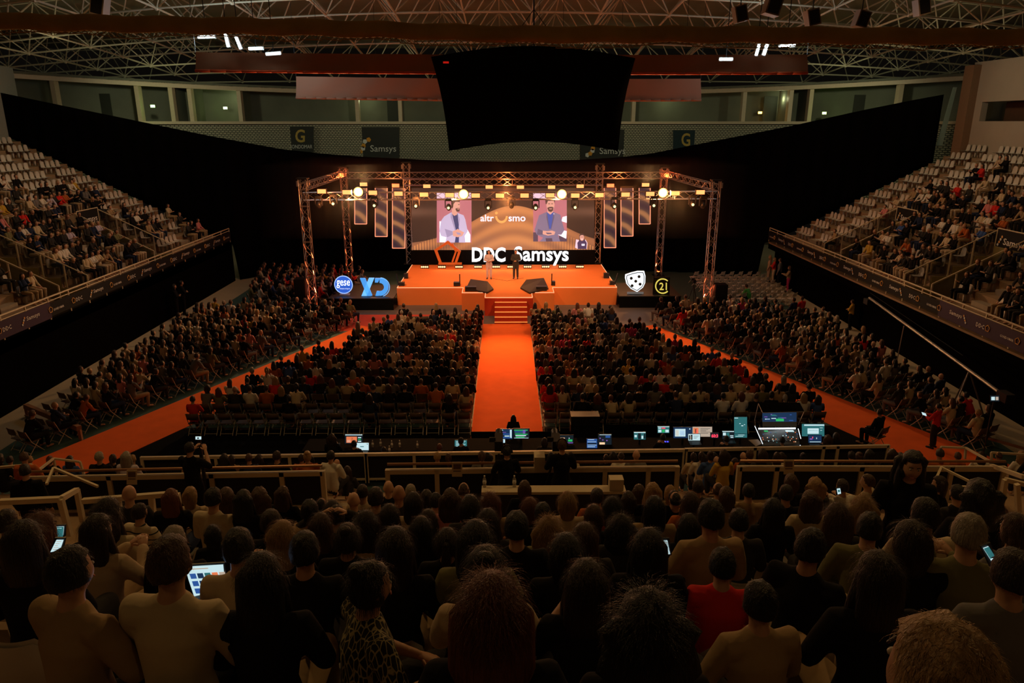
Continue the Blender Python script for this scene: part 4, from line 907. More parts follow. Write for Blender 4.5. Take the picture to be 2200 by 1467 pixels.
for k in range(16):
    a0, a1 = R(-90+k*180/16), R(-90+(k+1)*180/16)
    mb.prism([q(cx_+75*math.cos(a0)-6, cy_+75*math.sin(a0)), q(cx_+75*math.cos(a1)-6, cy_+75*math.sin(a1)), q(cx_+38*math.cos(a1)-6, cy_+36*math.sin(a1)), q(cx_+38*math.cos(a0)-6, cy_+36*math.sin(a0))], (0,.14,0), 0)
mb.build('letter_face', [M_xd, M_xd2], g)
mb = MB()
for a0 in np.linspace(-88, 60, 14): mb.tube(q(cx_+80*math.cos(R(a0)), cy_+80*math.sin(R(a0))), q(cx_+80*math.cos(R(a0+11)), cy_+80*math.sin(R(a0+11))), .025, 4)
mb.build('letter_rim', M_xd2, g)
MB().box((q(700,1212).x, 43.0, .75), (q(800,1212).x, 43.3, q(700,1212).z+.02)).build('foot', M_blackp, g)
q = lambda x, y: atY(1080+x/3.964, 330+y/3.964, 43.3)
g = thing('shield_sign', 'glowing white shield sign with five dark dots, right platform', 'sign', (q(1130,1190).x, 43.3, .75))
sh = [(1045,1030),(1100,1012),(1150,1000),(1205,1000),(1216,1040),(1214,1100),(1195,1140),(1145,1178),(1090,1150),(1055,1110),(1043,1060)]
mb = MB().prism([q(*p) for p in reversed(sh)], (0,.1,0)); mb.build('shield', M_lw, g)
ins = [((x-1131)*.86+1131, (y-1085)*.86+1085) for x, y in sh]; mb = MB()
for a, b in zip(ins, ins[1:]+ins[:1]): mb.tube(q(*a)-Vector((0,.03,0)), q(*b)-Vector((0,.03,0)), .025, 4)
for x, y in ((1094,1060),(1160,1046),(1132,1085),(1101,1123),(1169,1110)): disc(mb, q(x,y), .09, 0, 43.24, .03, 12)
mb.build('dots', mat('dark_ink', (0.02,0.025,0.03), 0.6, noise=0), g)
mb = MB(); mb.prism([q(1060,1196),q(1200,1196),q(1200,1178),q(1060,1178)], (0,.06,0)); mb.build('name_plate', mat('pale_plate', (0.35,0.36,0.36), 0.5, 0, 0.25, 0), g)
mb = MB().box((q(1080,1190).x, 43.32, .75), (q(1185,1190).x, 43.5, q(1080,1192).z)); mb.build('foot', M_blackp, g)
g = thing('square_sign', 'black square sign with golden C and 21, right platform', 'sign', (q(1350,1198).x, 43.3, .75))
mb = MB().prism([q(1278,1198),q(1420,1198),q(1425,1052),(q(1284,1052))], (0,.08,0)); mb.build('board', mat('sign_black', (0.008,0.009,0.006), 0.4, noise=0), g)
mb = MB()
for k in range(20):
    a0, a1 = R(45+k*270/20*1.0), R(45+(k+1)*270/20)
    f_ = lambda a, r_: q(1362+r_*0.98*math.cos(a), 1127+r_*math.sin(a)) - Vector((0,.04,0))
    mb.prism([f_(a0,66),f_(a1,66),f_(a1,56),f_(a0,56)], (0,.03,0))
fit_text(mb, '21', q(1333,1160)-Vector((0,.04,0)), q(1397,1160)-Vector((0,.04,0)), q(1333,1097)-Vector((0,.04,0)), 0, .012, .01, Vector((0,-1,0)))
mb.build('lettering', emi('signgold', (0.80,0.66,0.12), 0.9), g)
mb = MB().box((q(1300,1190).x, 43.4, .75), (q(1400,1190).x, 43.7, q(1300,1196).z+.1)); mb.build('foot', M_blackp, g)
# speaker stacks beside the front towers, dark cabinets
for k, (x0, x1, yt, yb_, lab) in enumerate(((636,660,600,668,'black speaker stack left of the front left tower'), (1534,1560,612,668,'black speaker stack right of the front right tower'))):
    a, b = atZ(x0, yb_, 0), atZ(x1, yb_, 0); top = atY(x0, yt, a.y).z
    g = thing('speaker_stack', lab, 'speaker', ((a.x+b.x)/2, a.y, 0)); n = 2
    for j in range(n): MB().box((a.x, a.y, top*j/n+.005), (b.x, a.y+.7, top*(j+1)/n-.01)).build('cabinet', M_blackp, g); MB().box((a.x+.04, a.y-.02, top*j/n+.05), (b.x-.04, a.y, top*(j+1)/n-.05)).build('grille', M_dark, g)

# ------------------------------------------------------------------ control desks
DY = 21.7
g = thing('control_table', 'long black-draped control table behind the floor barrier', 'table', (3.5, DY, 0))
xl_, xr_ = atY(655, 955, DY).x, atY(1800, 955, DY).x
MB().box((xl_, DY-.4, .70), (xr_, DY+.55, .75)).build('tabletop', M_black, g); MB().box((xl_, DY+.5, .02), (xr_, DY+.55, .7)).build('drape', M_black, g)
for k in range(9): x = xl_ + .1 + (xr_-xl_-.2)*k/8; MB().tube((x, DY-.3, .0), (x, DY-.3, .7), .02).build('leg', M_dark, g)
for x0_, x1_, yt_, lab in ((1012, 1225, 928, 'low black fabric screen before the aisle end, behind desks'), (1300, 1600, 912, 'long black fabric screen behind the right control desks')):
    a, b = atY(x0_, yt_, 23.3), atY(x1_, yt_, 23.3); tag(MB().box((a.x, 23.3, 0.01), (b.x, 23.34, a.z)).build('desk_screen', M_black), lab, 'screen')
a, b = atY(1227, 895, 23.1), atY(1289, 895, 23.1); g = thing('equipment_case', 'tall black equipment case behind the mixing desk display', 'case', (a.x, 23.2, 0))
MB().box((a.x, 23.1, 0.02), (b.x, 23.6, a.z)).build('body', M_blackp, g); MB().box((a.x-.01, 23.09, a.z-.35), (b.x+.01, 23.61, a.z-.31)).build('lid_seam', M_dark, g)
def em2(name, c, s=0.9): return emi('ui_' + name, c, s)
UI = {'teal': em2('teal',(0.03,0.16,0.17)), 'white': em2('white',(0.62,0.85,0.9)), 'blue': em2('blue',(0.03,0.10,0.35)), 'dblue': em2('dblue',(0.012,0.035,0.09)), 'green': em2('green',(0.03,0.5,0.14)), 'dark': em2('dark',(0.01,0.016,0.022)), 'orange': em2('orange',(0.85,0.22,0.09)), 'beige': em2('beige',(0.52,0.42,0.33)), 'red': em2('red',(1.0,0.05,0.10),1.6), 'purple': em2('purple',(0.2,0.08,0.4)), 'key': em2('key',(0.06,0.06,1.0),1.6), 'warm': em2('warm',(1.0,0.6,0.35),1.1), 'strip': em2('strip',(0.85,0.95,1.0),1.6)}
UK = list(UI); UM = [UI[k] for k in UK]; ui = UK.index
def screen(lab, x0, y0, x1, y1, bg, items, Y=DY, name='monitor', cat='monitor', kind='mon'):
    """items: (material, x0, y0, x1, y1) as fractions of the picture"""
    p = atY((x0+x1)/2, y1, Y); g = thing(name, lab, cat, (p.x, Y, .75))
    mb = MB(); rect_px(mb, x0, y0, x1, y1, Y, ui(bg), .01)
    for m_, a, b, c, d in items: rect_px(mb, x0+(x1-x0)*a, y0+(y1-y0)*b, x0+(x1-x0)*c, y0+(y1-y0)*d, Y-.006, ui(m_), .004)
    mb.build('picture', UM, g)
    mb = MB(); rect_px(mb, x0-.8, y0-.8, x1+.8, y1+.8, Y+.012, 0, .025); mb.build('casing', M_blackp, g)
    a, b = atY(x0, y1+1, Y), atY(x1, y1+1, Y)
    if kind == 'lap': MB().prism([(a.x, Y, a.z), (b.x, Y, a.z), (b.x, Y-.24, max(.76, a.z-.03)), (a.x, Y-.24, max(.76, a.z-.03))], (0,0,-.02)).build('keyboard', M_dark, g)
    if a.z > .78: MB().box(((a.x+b.x)/2-.03, Y+.02, .75), ((a.x+b.x)/2+.03, Y+.06, a.z+.05)).build('stand', M_blackp, g)
    return g
def rows(m_, n, x0=.1, x1=.9, y0=.15, y1=.9, f=.45): return [(m_, x0, y0+(y1-y0)*k/n, x1-.1*((k*7)%3), y0+(y1-y0)*(k+f)/n) for k in range(n)]
screen('monitor with an orange stage preview, leftmost desk screen', 741, 933, 779, 953, 'dark', [('white',.02,.02,.98,.1),('orange',.08,.25,.68,.9),('beige',.12,.6,.3,.85),('dark',.36,.35,.46,.85),('white',.74,.3,.92,.4),('green',.74,.5,.9,.6),('white',.74,.7,.92,.8)])
screen('small open laptop with a pale page, left end of desks', 766, 951.5, 792, 967, 'white', [('teal',.3,.45,.6,.55),('dark',.85,.1,.92,.2)], DY-.35, 'laptop', 'laptop', 'lap')
screen('little camera screen glowing blue at left end of desks', 718, 953, 730, 959, 'dark', [('white',.1,.2,.5,.8),('blue',.55,.2,.9,.8)], DY-.3, 'camera_screen')
screen('teal laptop hidden behind a seated dark head', 977, 946, 1003, 962, 'teal', rows('white',6,.1,.9,.1,.9,.3), DY-.2, 'laptop', 'laptop', 'lap')
screen('left half of the double lighting monitor near the aisle', 1067, 922, 1101, 943, 'dblue', [('white',.05,.05,.4,.15),('purple',.05,.3,.6,.35),('blue',.1,.45,.85,.55),('white',.5,.65,.8,.75),('blue',.1,.8,.9,.9),('white',.84,.05,.95,.9)])
screen('right half of double lighting monitor with green rows', 1103, 921, 1137, 942, 'dark', [(('green','blue','teal','green','white','green')[k], .05+.02*k, .1+.14*k, .9-.1*(k%3), .19+.14*k) for k in range(6)] + [('purple',.6,.1,.75,.5),('white',.05,.93,.95,.97)])
screen('tiny bluish viewfinder screen at the left operator camera', 1067, 943.5, 1085, 951, 'white', [('blue',.1,.1,.2,.6),('dark',.4,.3,.5,.9),('blue',.7,.2,.8,.9)], DY-.36, 'camera_screen')
screen('mixing desk display with coloured meters right of aisle', 1186, 935, 1232, 953, 'dark', [('white',.02,.2,.12,.4),('warm',.3,.3,.6,.55),('white',.3,.6,.62,.85),('green',.75,.5,.95,.75),('white',.78,.3,.82,.4),('blue',.05,.8,.2,.95),('purple',.7,.85,.98,.95)])
screen('blue laptop on the desk in front of mixing desk', 1261, 943, 1283, 962, 'blue', [('white',.1,.05,.7,.1),('white',.05,.3,.9,.34),('dark',.05,.45,.95,.6),('white',.05,.66,.95,.7),('white',.05,.85,.8,.9)], DY-.3, 'laptop', 'laptop', 'lap')
screen('dark monitor with purple icons beside blue laptop', 1285, 933, 1314, 957, 'dark', [('white',.1,.02,.98,.06),('blue',.55,.12,.9,.3),('purple',.1,.3,.2,.4),('purple',.3,.45,.4,.55),('warm',.1,.72,.5,.9),('purple',.6,.5,.7,.6)])
screen('dark green monitor with a white title bar', 1362, 928, 1387, 944, 'teal', [('white',0,0,1,.12),('white',.05,.4,.25,.7),('dark',.35,.15,.6,.95),('white',.65,.5,.8,.9),('dark',.85,.2,.98,.9)])
screen('small monitor with green timer digits on a tall stand', 1413, 916, 1438, 930, 'teal', [('white',0,0,1,.1),('red',.35,.2,.65,.35),('white',.05,.2,.3,.35),('green',.38,.45,.6,.9),('white',.05,.5,.32,.9),('white',.66,.5,.95,.9)])
screen('dark blue monitor with a framed picture window', 1447, 918, 1487, 941, 'dblue', [('white',.08,.15,.64,.85),('beige',.12,.25,.28,.8),('blue',.34,.3,.6,.75),('white',.85,.1,.9,.2)])
screen('bright monitor showing portrait picture beside lines of text', 1488, 917, 1530, 938, 'beige', [('orange',.04,.1,.3,.95),('dark',.12,.2,.2,.6),('red',.2,.3,.24,.8)] + rows('dark',5,.4,.9,.15,.75,.25))
screen('small laptop repeating the portrait picture', 1479, 932.5, 1504, 946, 'white', [('dark',.05,.15,.15,.9),('dark',.2,.1,.35,.9),('beige',.15,.3,.25,.8)] + rows('dark',3,.45,.9,.3,.8,.25), DY-.25, 'laptop', 'laptop', 'lap')
g = screen('red countdown clock glowing on the control desk', 1527, 930, 1544, 941, 'dark', [], DY-.1, 'countdown_clock', 'clock')
mb = MB(); text_px(mb, '60:3', 1528.5, 932.5, 1542.5, 939.5, DY-.12, 0, .03, .004); mb.build('digits', UI['red'], g)
screen('dark laptop with white panel edges right of red clock', 1552, 926, 1577, 943, 'dark', [('white',0,0,1,.1),('white',.05,.2,.3,.55),('teal',.35,.2,.6,.9),('white',.66,.55,.95,.65),('white',.7,.75,.95,.85)], DY-.1, 'laptop', 'laptop', 'lap')
screen('tall upright teal monitor left of the light console', 1577.5, 896, 1605, 940, 'teal', [('white',.02,.03,.3,.06),('white',.4,.3,.5,.33),('white',.55,.4,.7,.44),('white',.75,.36,.85,.38),('dark',.02,.8,.98,.82),('white',.3,.86,.8,.88),('white',.1,.93,.7,.95)])
screen('pale monitor on the right end of the control desks', 1723, 911, 1771, 937, 'teal', [('white',.1,.03,1,.14),('white',.25,.35,.75,.8),('teal',.3,.5,.7,.53),('white',.8,.3,.93,.33),('white',.82,.5,.9,.53)])
screen('blue-lit laptop below the pale right monitor', 1737, 935, 1765, 951, 'dblue', [('red',.3,.2,.35,.4),('white',.6,.3,.65,.5),('white',.1,.85,.95,.92),('purple',.1,.4,.3,.6)], DY-.35, 'laptop', 'laptop', 'lap')
# controller with blue keys
p0, p1 = atY(1414, 955, DY-.3), atY(1441, 955, DY-.3); g = thing('key_controller', 'small controller with glowing blue keys', 'controller', ((p0.x+p1.x)/2, DY-.3, .75))
MB().prism([(p0.x,DY-.45,.76),(p1.x,DY-.45,.76),(p1.x,DY-.1,.98),(p0.x,DY-.1,.98)], (0,0.02,-.03)).build('casing', M_blackp, g)
for r_ in range(3):
    for c_ in range(4):
        x = p0.x+.04+(p1.x-p0.x-.08)*(c_+.5)/4; MB().cbox((x, DY-.42+.11*r_, .80+.07*r_), (.05,.04,.03)).build('key', UI['key'] if (r_+c_)%3 else UI['white'], g)
# big console with raised lid
xq = lambda x, y, Y: atY(1400+x/4.4, 840+y/4.4, Y)
g = thing('light_console', 'large lit mixing console in an open flight case', 'console', tuple(xq(1200,500,DY)))
mb = MB(); A0, A1, A2, A3 = xq(1010,118,DY+.55), xq(1400,118,DY+.55), xq(1442,195,DY+.1), xq(1050,205,DY+.1)
mb.prism([A3,A2,A1,A0], (0,0.02,.03)); mb.build('lid', M_black, g)
mb = MB()
for a, b in ((A0,A1),(A1,A2),(A2,A3),(A3,A0),(A2,xq(1385,320,DY)),(A0,xq(975,270,DY+.3)),(xq(975,270,DY+.3),xq(980,330,DY))): mb.tube(a, b, .012, 5)
mb.build('lid_frame', M_alu, g)
mb = MB(); mb.prism([xq(1050,290,DY+.1),xq(1370,290,DY+.1),xq(1370,200,DY+.1),xq(1050,205,DY+.1)], (0,.03,0), ui('dblue'))
rr = random.Random(3)
for k in range(22):
    x = 1060+rr.random()*280; y = 215+rr.random()*60; w_ = 12+rr.random()*40
    mb.prism([xq(x,y+7,DY+.09),xq(x+w_,y+7,DY+.09),xq(x+w_,y,DY+.09),xq(x,y,DY+.09)], (0,.004,0), ui(rr.choice(['purple','blue','white','teal','dblue'])))
mb.prism([xq(1175,285,DY+.085),xq(1250,285,DY+.085),xq(1250,262,DY+.085),xq(1175,262,DY+.085)], (0,.004,0), ui('green'))
mb.build('display', UM, g)
MB().prism([xq(1050,335,DY),xq(1372,335,DY),xq(1370,292,DY+.1),xq(1050,292,DY+.1)], (0,.02,0)).build('hood', mat('grey_hood', (0.12,0.14,0.15), 0.5, noise=0.1), g)
MB().prism([xq(1010,362,DY-.05),xq(1362,360,DY-.05),xq(1362,347,DY-.05),xq(1010,350,DY-.05)], (0,.02,0)).build('light_strip', UI['strip'], g)
B = [xq(1000,365,DY-.04), xq(1375,365,DY-.04), xq(1400,500,DY-.5), xq(1050,515,DY-.5)]
MB().prism([B[3],B[2],B[1],B[0]], (0,0,-.05)).build('control_surface', mat('console_grey', (0.07,0.08,0.085), 0.5, noise=0.2), g)
def bp(u, v): return (B[0].lerp(B[1], u)).lerp(B[3].lerp(B[2], u), v) + Vector((0,0,.015))
mb = MB()
for r_ in range(7):
    for c_ in range(24):
        if rr.random() < .8: continue
        p = bp((c_+.5)/24, .22+.75*r_/7); mb.cbox(p, (.022,.022,.02), ui(rr.choice(['warm','white','blue','teal','orange'])))
p = bp(.8,.12); mb.cbox(p, (.26,.08,.02), ui('white')); p = bp(.2,.12); mb.cbox(p, (.12,.05,.02), ui('green'))
o = mb.build('button_lights', UM, g); o['kind'] = 'stuff'
for k in range(16):
    p = bp((k+.5)/16, .75); MB().cbox(p, (.03,.09,.03)).build('fader', M_blackp, g)
mb = MB(); mb.tube(xq(1385,355,DY-.1), xq(1410,450,DY-.45), .012, 5); mb.tube(xq(1405,510,DY-.6), xq(1395,597,DY-.7), .014, 5); mb.tube(xq(975,330,DY-.05), xq(1050,500,DY-.5), .01, 5)
mb.build('side_light_strip', UI['strip'], g)
lamp('AREA', 'console_strip_light', xq(1190,345,DY-.1), bp(.5,.5), (0.9,0.97,1.0), 0.9, .8, 140, sy=.04)
tag(MB().prism([xq(915,460,DY-.3),xq(1005,455,DY-.3),xq(1040,495,DY-.4),xq(985,520,DY-.45)], (0,0,-.01)).build('paper_sheet', mat('dim_paper', (0.55,0.45,0.38), 0.9, noise=0.05)), 'paper sheet lying left of the mixing console', 'paper')
# bottles on the desk
def bottle(p, lab, grp, s=1.0):
    g = thing('water_bottle', lab, 'bottle', tuple(p), grp); prof = [(0,.032),(.02,.034),(.13,.033),(.16,.03),(.19,.014),(.205,.013)]
    mb = MB(); mb.loft([p+Vector((0,0,h*s)) for h, r_ in prof], [r_*s for h, r_ in prof], 10, caps=False); mb.build('bottle_body', mat('clear_plastic', (0.5,0.45,0.42), 0.1, 0, noise=0, alpha=0.45, spec=0.9), g, True)
    MB().tube(p+Vector((0,0,.205*s)), p+Vector((0,0,.225*s)), .015*s, 8).build('cap', M_white, g)
    MB().tube(p+Vector((0,0,.08*s)), p+Vector((0,0,.12*s)), .0345*s, 10).build('label_band', M_print, g)
for k, (x, y) in enumerate(((801,960),(818,958),(842,961),(859,960),(897,962),(837,972))):
    bottle(atZ(x, y, .755), 'clear water bottle on control table, %s from the left' % ORD(k), 'water bottles on the control table', 1.05)
g = thing('operator_desk', 'narrow cream desk behind the two camera operators', 'table', tuple(atY(1190,1100,11.8)))
a, b = atY(1035,1046,11.8), atY(1342,1046,11.8)
MB().box((a.x, 11.6, a.z-.05), (b.x, 11.85, a.z)).build('tabletop', M_cream, g)
MB().box((a.x, 11.62, a.z-.6), (b.x, 11.66, a.z-.05)).build('modesty_panel', mat('dark_panel', (0.03,0.02,0.015), 0.8, noise=0.1), g)
for x in (a.x+.05, b.x-.05): MB().box((x-.05, 11.62, 3.36), (x+.05, 11.8, a.z-.05)).build('leg', M_cream, g)
tag(MB().box((b.x-.30, 11.62, a.z), (b.x-.05, 11.82, a.z+.22)).build('desk_box', M_cream), 'cream box standing on right end of operator desk', 'box')
bottle(Vector((atY(1105,1046,11.8).x, 11.8, a.z)), 'water bottle standing on operator desk beside the left operator', None, 1.0)
bottle(Vector((atY(1041,1046,11.8).x, 11.8, a.z)), 'water bottle on the left end of the operator desk', None, 1.0)
# camera crane by the right wall, tripods
g = thing('camera_crane', 'long grey camera crane boom before the right wall', 'crane', (16.5, 24, 0))
P0, P1 = atY(1868, 640, 34), atY(2160, 852, 22.5)
MB().tube(P0, P1, .06, 8).build('boom', mat('grey_boom', (0.22,0.2,0.19), 0.4, 0.4, noise=0.1), g)
MB().tube(P0+Vector((0,0,.25)), P0.lerp(P1,.75)+Vector((0,0,.35)), .012, 5).build('tension_cable', M_dark, g)
c = P0.lerp(P1, .8)
for dx, dy in ((-.8,-.5),(.8,-.5),(0,.8)): MB().tube((c.x,c.y,c.z), (c.x+dx,c.y+dy,0.02), .03).build('tripod_leg', mat('grey_boom', (0.22,0.2,0.19)), g)
MB().cbox(P1, (.3,.5,.3)).build('counterweight', M_dark, g)
MB().cbox(P0-Vector((0,-.1,.2)), (.25,.4,.25)).build('camera_head', M_blackp, g)
p = atY(1942, 700, 29); MB().tube(p, (p.x-.1, 29, 0.02), .02).build('support_pole', M_alu, g)
p = atY(2137, 857, 22.0); g2 = screen('small lit monitor of the camera crane', 2128, 850, 2147, 862, 'dark', [('white',.1,.2,.5,.8),('beige',.6,.2,.9,.8)], 21.9, 'monitor'); p = atY(2137, 863, 21.93); MB().tube(p, (p.x, p.y+.05, 0.01), .02).build('floor_pole', M_dark, g2)
def tripod_cam(base, h, lab, dirx=0.0):
    g = thing('video_camera', lab, 'camera', tuple(base)); b = Vector(base); t = b + Vector((0,0,h))
    for k in range(3): a = k*2.094+.5; MB().tube(t-Vector((0,0,.15)), b+Vector((.4*math.cos(a),.4*math.sin(a),.02)), .022).build('tripod_leg', M_dark, g)
    MB().cbox(t+Vector((0,.05,.08)), (.16,.42,.2)).build('camera_body', M_blackp, g); MB().tube(t+Vector((dirx*.2,.25,.1)), t+Vector((dirx*.35,.5,.1)), .06, 10, 0, .075).build('lens', M_dark, g)
    MB().cbox(t+Vector((-.12,-.1,.2)), (.12,.04,.09)).build('viewfinder', M_blackp, g)
tripod_cam(atZ(1487, 662, 0), 1.6, 'video camera on tripod at the foot of right platform')
for k, (x, lab) in enumerate(((1072, 'video camera on a tripod before the left operator'), (1194, 'video camera on a tripod before the right operator'))):
    p = atY(x, 1000, 12.85); tripod_cam((p.x, 12.85, 3.36), 1.45, lab)
g = thing('low_barrier', 'low brown wooden barrier along the right carpet edge', 'barrier', tuple(atZ(2050, 950, 0)))
pp_ = [atZ(1958, 905, 0), atZ(2045, 940, 0), atZ(2200, 985, 0)]
for a, b in zip(pp_, pp_[1:]): MB().tube(a+Vector((0,0,.35)), b+Vector((0,0,.35)), .06, 4).build('rail_bar', mat('brown_wood', (0.28,0.13,0.06), 0.7, noise=0.15), g)
for a in pp_[:2]: MB().box((a.x-.05,a.y-.05,0),(a.x+.05,a.y+.05,.35)).build('post', MATS['brown_wood'], g)
g = thing('bench', 'long brown bench on the floor at far left edge', 'bench', tuple(atZ(100, 900, 0)))
a, b = atZ(55, 872, .45), atZ(170, 920, .45); MB().tube(a, b, .12, 4).build('seat', MATS['brown_wood'], g)
for c in (a, b): MB().box((c.x-.05,c.y-.05,0),(c.x+.05,c.y+.05,.4)).build('leg', MATS['brown_wood'], g)
# ------------------------------------------------------------------ people
def remesh(mb, name, vox, smooth=3, dec=None):
    me = mb.mesh(name, M_black); ob = bpy.data.objects.new('tmp', me); COL.objects.link(ob)
    r = ob.modifiers.new('r', 'REMESH'); r.mode = 'VOXEL'; r.voxel_size = vox; r.use_smooth_shade = True
    if smooth: s_ = ob.modifiers.new('s', 'SMOOTH'); s_.iterations = smooth; s_.factor = 0.5
    if dec: d_ = ob.modifiers.new('d', 'DECIMATE'); d_.ratio = dec
    dg = bpy.context.evaluated_depsgraph_get(); out = bpy.data.meshes.new_from_object(ob.evaluated_get(dg)); out.name = name
    bpy.data.objects.remove(ob); bpy.data.meshes.remove(me)
    out.polygons.foreach_set('use_smooth', [True]*len(out.polygons)); out.materials.clear(); return out
V = Vector
def seated(**k):
    j = dict(pel=V((0,-.02,.55)), wai=V((0,-.03,.72)), che=V((0,-.01,.93)), nec=V((0,0,1.09)), hed=V((0,.03,1.245)), sho=(.18,-.01,1.03), elb=(.255,.06,.77), wri=(.10,.30,.66), hip=(.09,0,.53), kne=(.15,.45,.52), ank=(.14,.42,.09), toe=(.15,.58,.045)); j.update(k); return j
def standing(**k):
    j = dict(pel=V((0,0,.96)), wai=V((0,0,1.12)), che=V((0,.01,1.32)), nec=V((0,.0,1.49)), hed=V((0,.03,1.64)), sho=(.185,0,1.42), elb=(.25,-.02,1.14), wri=(.25,.08,.90), hip=(.09,0,.93), kne=(.10,.02,.50), ank=(.11,-.02,.09), toe=(.13,.14,.04)); j.update(k); return j
POSES = {
 'lap': seated(), 'fold': seated(elb=(.24,.12,.80), wri=(-.02,.26,.84)), 'hold': seated(elb=(.23,.14,.80), wri=(.06,.36,.92)), 'head': seated(elb=(.40,.05,1.12), wri=(.13,-.05,1.34)),
 'lean': seated(che=V((0,.10,.90)), nec=V((0,.17,1.05)), hed=V((0,.22,1.20)), sho=(.18,.13,1.0), elb=(.25,.24,.76), wri=(.06,.42,.66)),
 'stand': standing(), 'clasp': standing(elb=(.26,.02,1.16), wri=(.05,.22,1.13)), 'cross': standing(elb=(.25,.10,1.17), wri=(-.03,.20,1.20)), 'film': standing(elb=(.28,.14,1.26), wri=(.12,.30,1.50)),
 'operate': standing(elb=(.26,.14,1.16), wri=(.12,.36,1.22)),
 'walk': standing(kne=(.10,.12,.50), ank=(.11,-.10,.09), toe=(.13,.05,.04), elb=(.24,.06,1.14), wri=(.10,.30,1.16)) }
def sd(v, s): return V((v[0]*s, v[1], v[2])) if v[0] > 0.0 or s > 0 else V((v[0]*s, v[1], v[2]))
def jl(j, k, s):
    v = j[k]; return V((v[0]*s, v[1], v[2]))
def head_fn(j):
    def fn(d, p):
        x, y, z = p
        if d.z < -0.2: f = 1 - 0.34*(-d.z-0.2); x *= f; y *= (f if d.y > 0 else f*0.86)          # jaw
        if d.y > .55 and abs(d.x) < .22 and -.35 < d.z < .18: y += .020*(1-abs(d.x)/.22)*(1-abs(d.z+.15)/.33)   # nose
        if d.y > .6 and .02 < d.z < .34 and .12 < abs(d.x) < .5: y -= .010                        # eye sockets
        if d.y > .7 and -.62 < d.z < -.42 and abs(d.x) < .3: y += .005                             # lips
        return V((x, y, z))
    return fn
def body_mb(j, seatd, women=False, nfin=True):
    mb = MB(); k = .92 if women else 1.0
    mb.loft([j['pel'], j['wai'], j['che'], j['nec']-V((0,0,.05)), j['nec']+V((0,0,.03))], [(.155,.115),(.125*k,.10),(.165*k,.115),(.10,.075),(.055,.055)], 14)
    mb.loft([j['nec']-V((0,0,.04)), j['hed']-V((0,.015,.06))], [.056,.055], 10)
    mb.ell(j['hed'], (.077,.097,.118), 22, 16, 0, head_fn(j))
    for s in (-1, 1):
        mb.ell(j['hed']+V((s*.078,-.005,-.01)), (.012,.022,.032), 8, 6)
        sh, el, wr = jl(j,'sho',s), jl(j,'elb',s), jl(j,'wri',s)
        mb.loft([j['nec']-V((0,0,.06)), sh, sh.lerp(el,.5), el], [.06,.062*k,.05*k,.042*k], 10); mb.loft([el, el.lerp(wr,.35), wr], [.043*k,.042*k,.027], 10)
        h, kn, an, to = jl(j,'hip',s), jl(j,'kne',s), jl(j,'ank',s), jl(j,'toe',s)
        mb.loft([h, h.lerp(kn,.4), kn], [.095,.085,.06], 10); mb.loft([kn, kn.lerp(an,.3), an], [.058,.058,.04], 10)
        mb.loft([an+V((0,-.04,-.04)), an.lerp(to,.5)+V((0,0,-.02)), to], [.04,.045,.035], 8)
    return mb
def hands_mb(j, mb=None):
    mb = mb or MB()
    for s in (-1, 1):
        el, wr = jl(j,'elb',s), jl(j,'wri',s); d = (wr-el).normalized(); up = V((0,0,1)) - d*d.z
        if up.length < .2: up = V((0,1,0)) - d*d.y
        up.normalize(); sd_ = d.cross(up)
        pc = wr + d*.055; mb.loft([wr, pc, wr+d*.095], [(.030,.018),(.042,.016),(.040,.014)], 8, side=tuple(sd_))
        for q in range(4):
            L = (.062,.072,.068,.054)[q]; b = wr + d*.09 + sd_*(-.030+.020*q)
            m1 = b + d*L*.45 - up*.008; m2 = b + d*L*.75 - up*.030; mb.loft([b, m1, m2], [.0088,.0082,.007], 6)
        t0 = wr + d*.03 - sd_*s*.036; t1 = t0 + d*.03 - sd_*s*.026 - up*.012; mb.loft([t0, t1, t1 + d*.026 - up*.012], [.011,.010,.008], 6)
    return mb
def shirt_mb(j, women=False, sleeves=1.0, grow=.014):
    mb = MB(); k = .92 if women else 1.0; g = grow
    mb.loft([j['pel']-V((0,0,.03)), j['wai'], j['che'], j['nec']-V((0,0,.045))], [(.17+g,.125+g),(.135*k+g,.11+g),(.17*k+g,.12+g),(.10+g,.072+g)], 16)
    for s in (-1, 1):
        sh, el, wr = jl(j,'sho',s), jl(j,'elb',s), jl(j,'wri',s)
        mb.loft([j['nec']-V((0,0,.07)), sh, sh.lerp(el,.5), el], [.062+g,.066*k+g,.055*k+g,.048*k+g], 10)
        if sleeves > .6: mb.loft([el, el.lerp(wr,.35), el.lerp(wr,.93)], [.048*k+g,.046*k+g,.034+g], 10)
    return mb
def pants_mb(j, g=.014, skirt=False):
    mb = MB(); mb.loft([j['pel']+V((0,0,.03)), j['pel']-V((0,0,.05))], [(.16+g,.12+g),(.15+g,.12+g)], 14)
    for s in (-1, 1):
        h, kn, an = jl(j,'hip',s), jl(j,'kne',s), jl(j,'ank',s)
        mb.loft([h, h.lerp(kn,.4), kn], [.097+g,.088+g,.064+g], 10); mb.loft([kn, kn.lerp(an,.4), kn.lerp(an,.92)], [.062+g,.06+g,.05+g], 10)
    return mb
def shoes_mb(j):
    mb = MB()
    for s in (-1, 1):
        an, to = jl(j,'ank',s), jl(j,'toe',s); mb.loft([an+V((0,-.05,-.045)), an.lerp(to,.5)+V((0,0,-.022)), to], [.047,.052,.040], 8)
    return mb
HAIRS = ['short','long','bob','curly','bun','ponytail','wavy','crop','fringe']
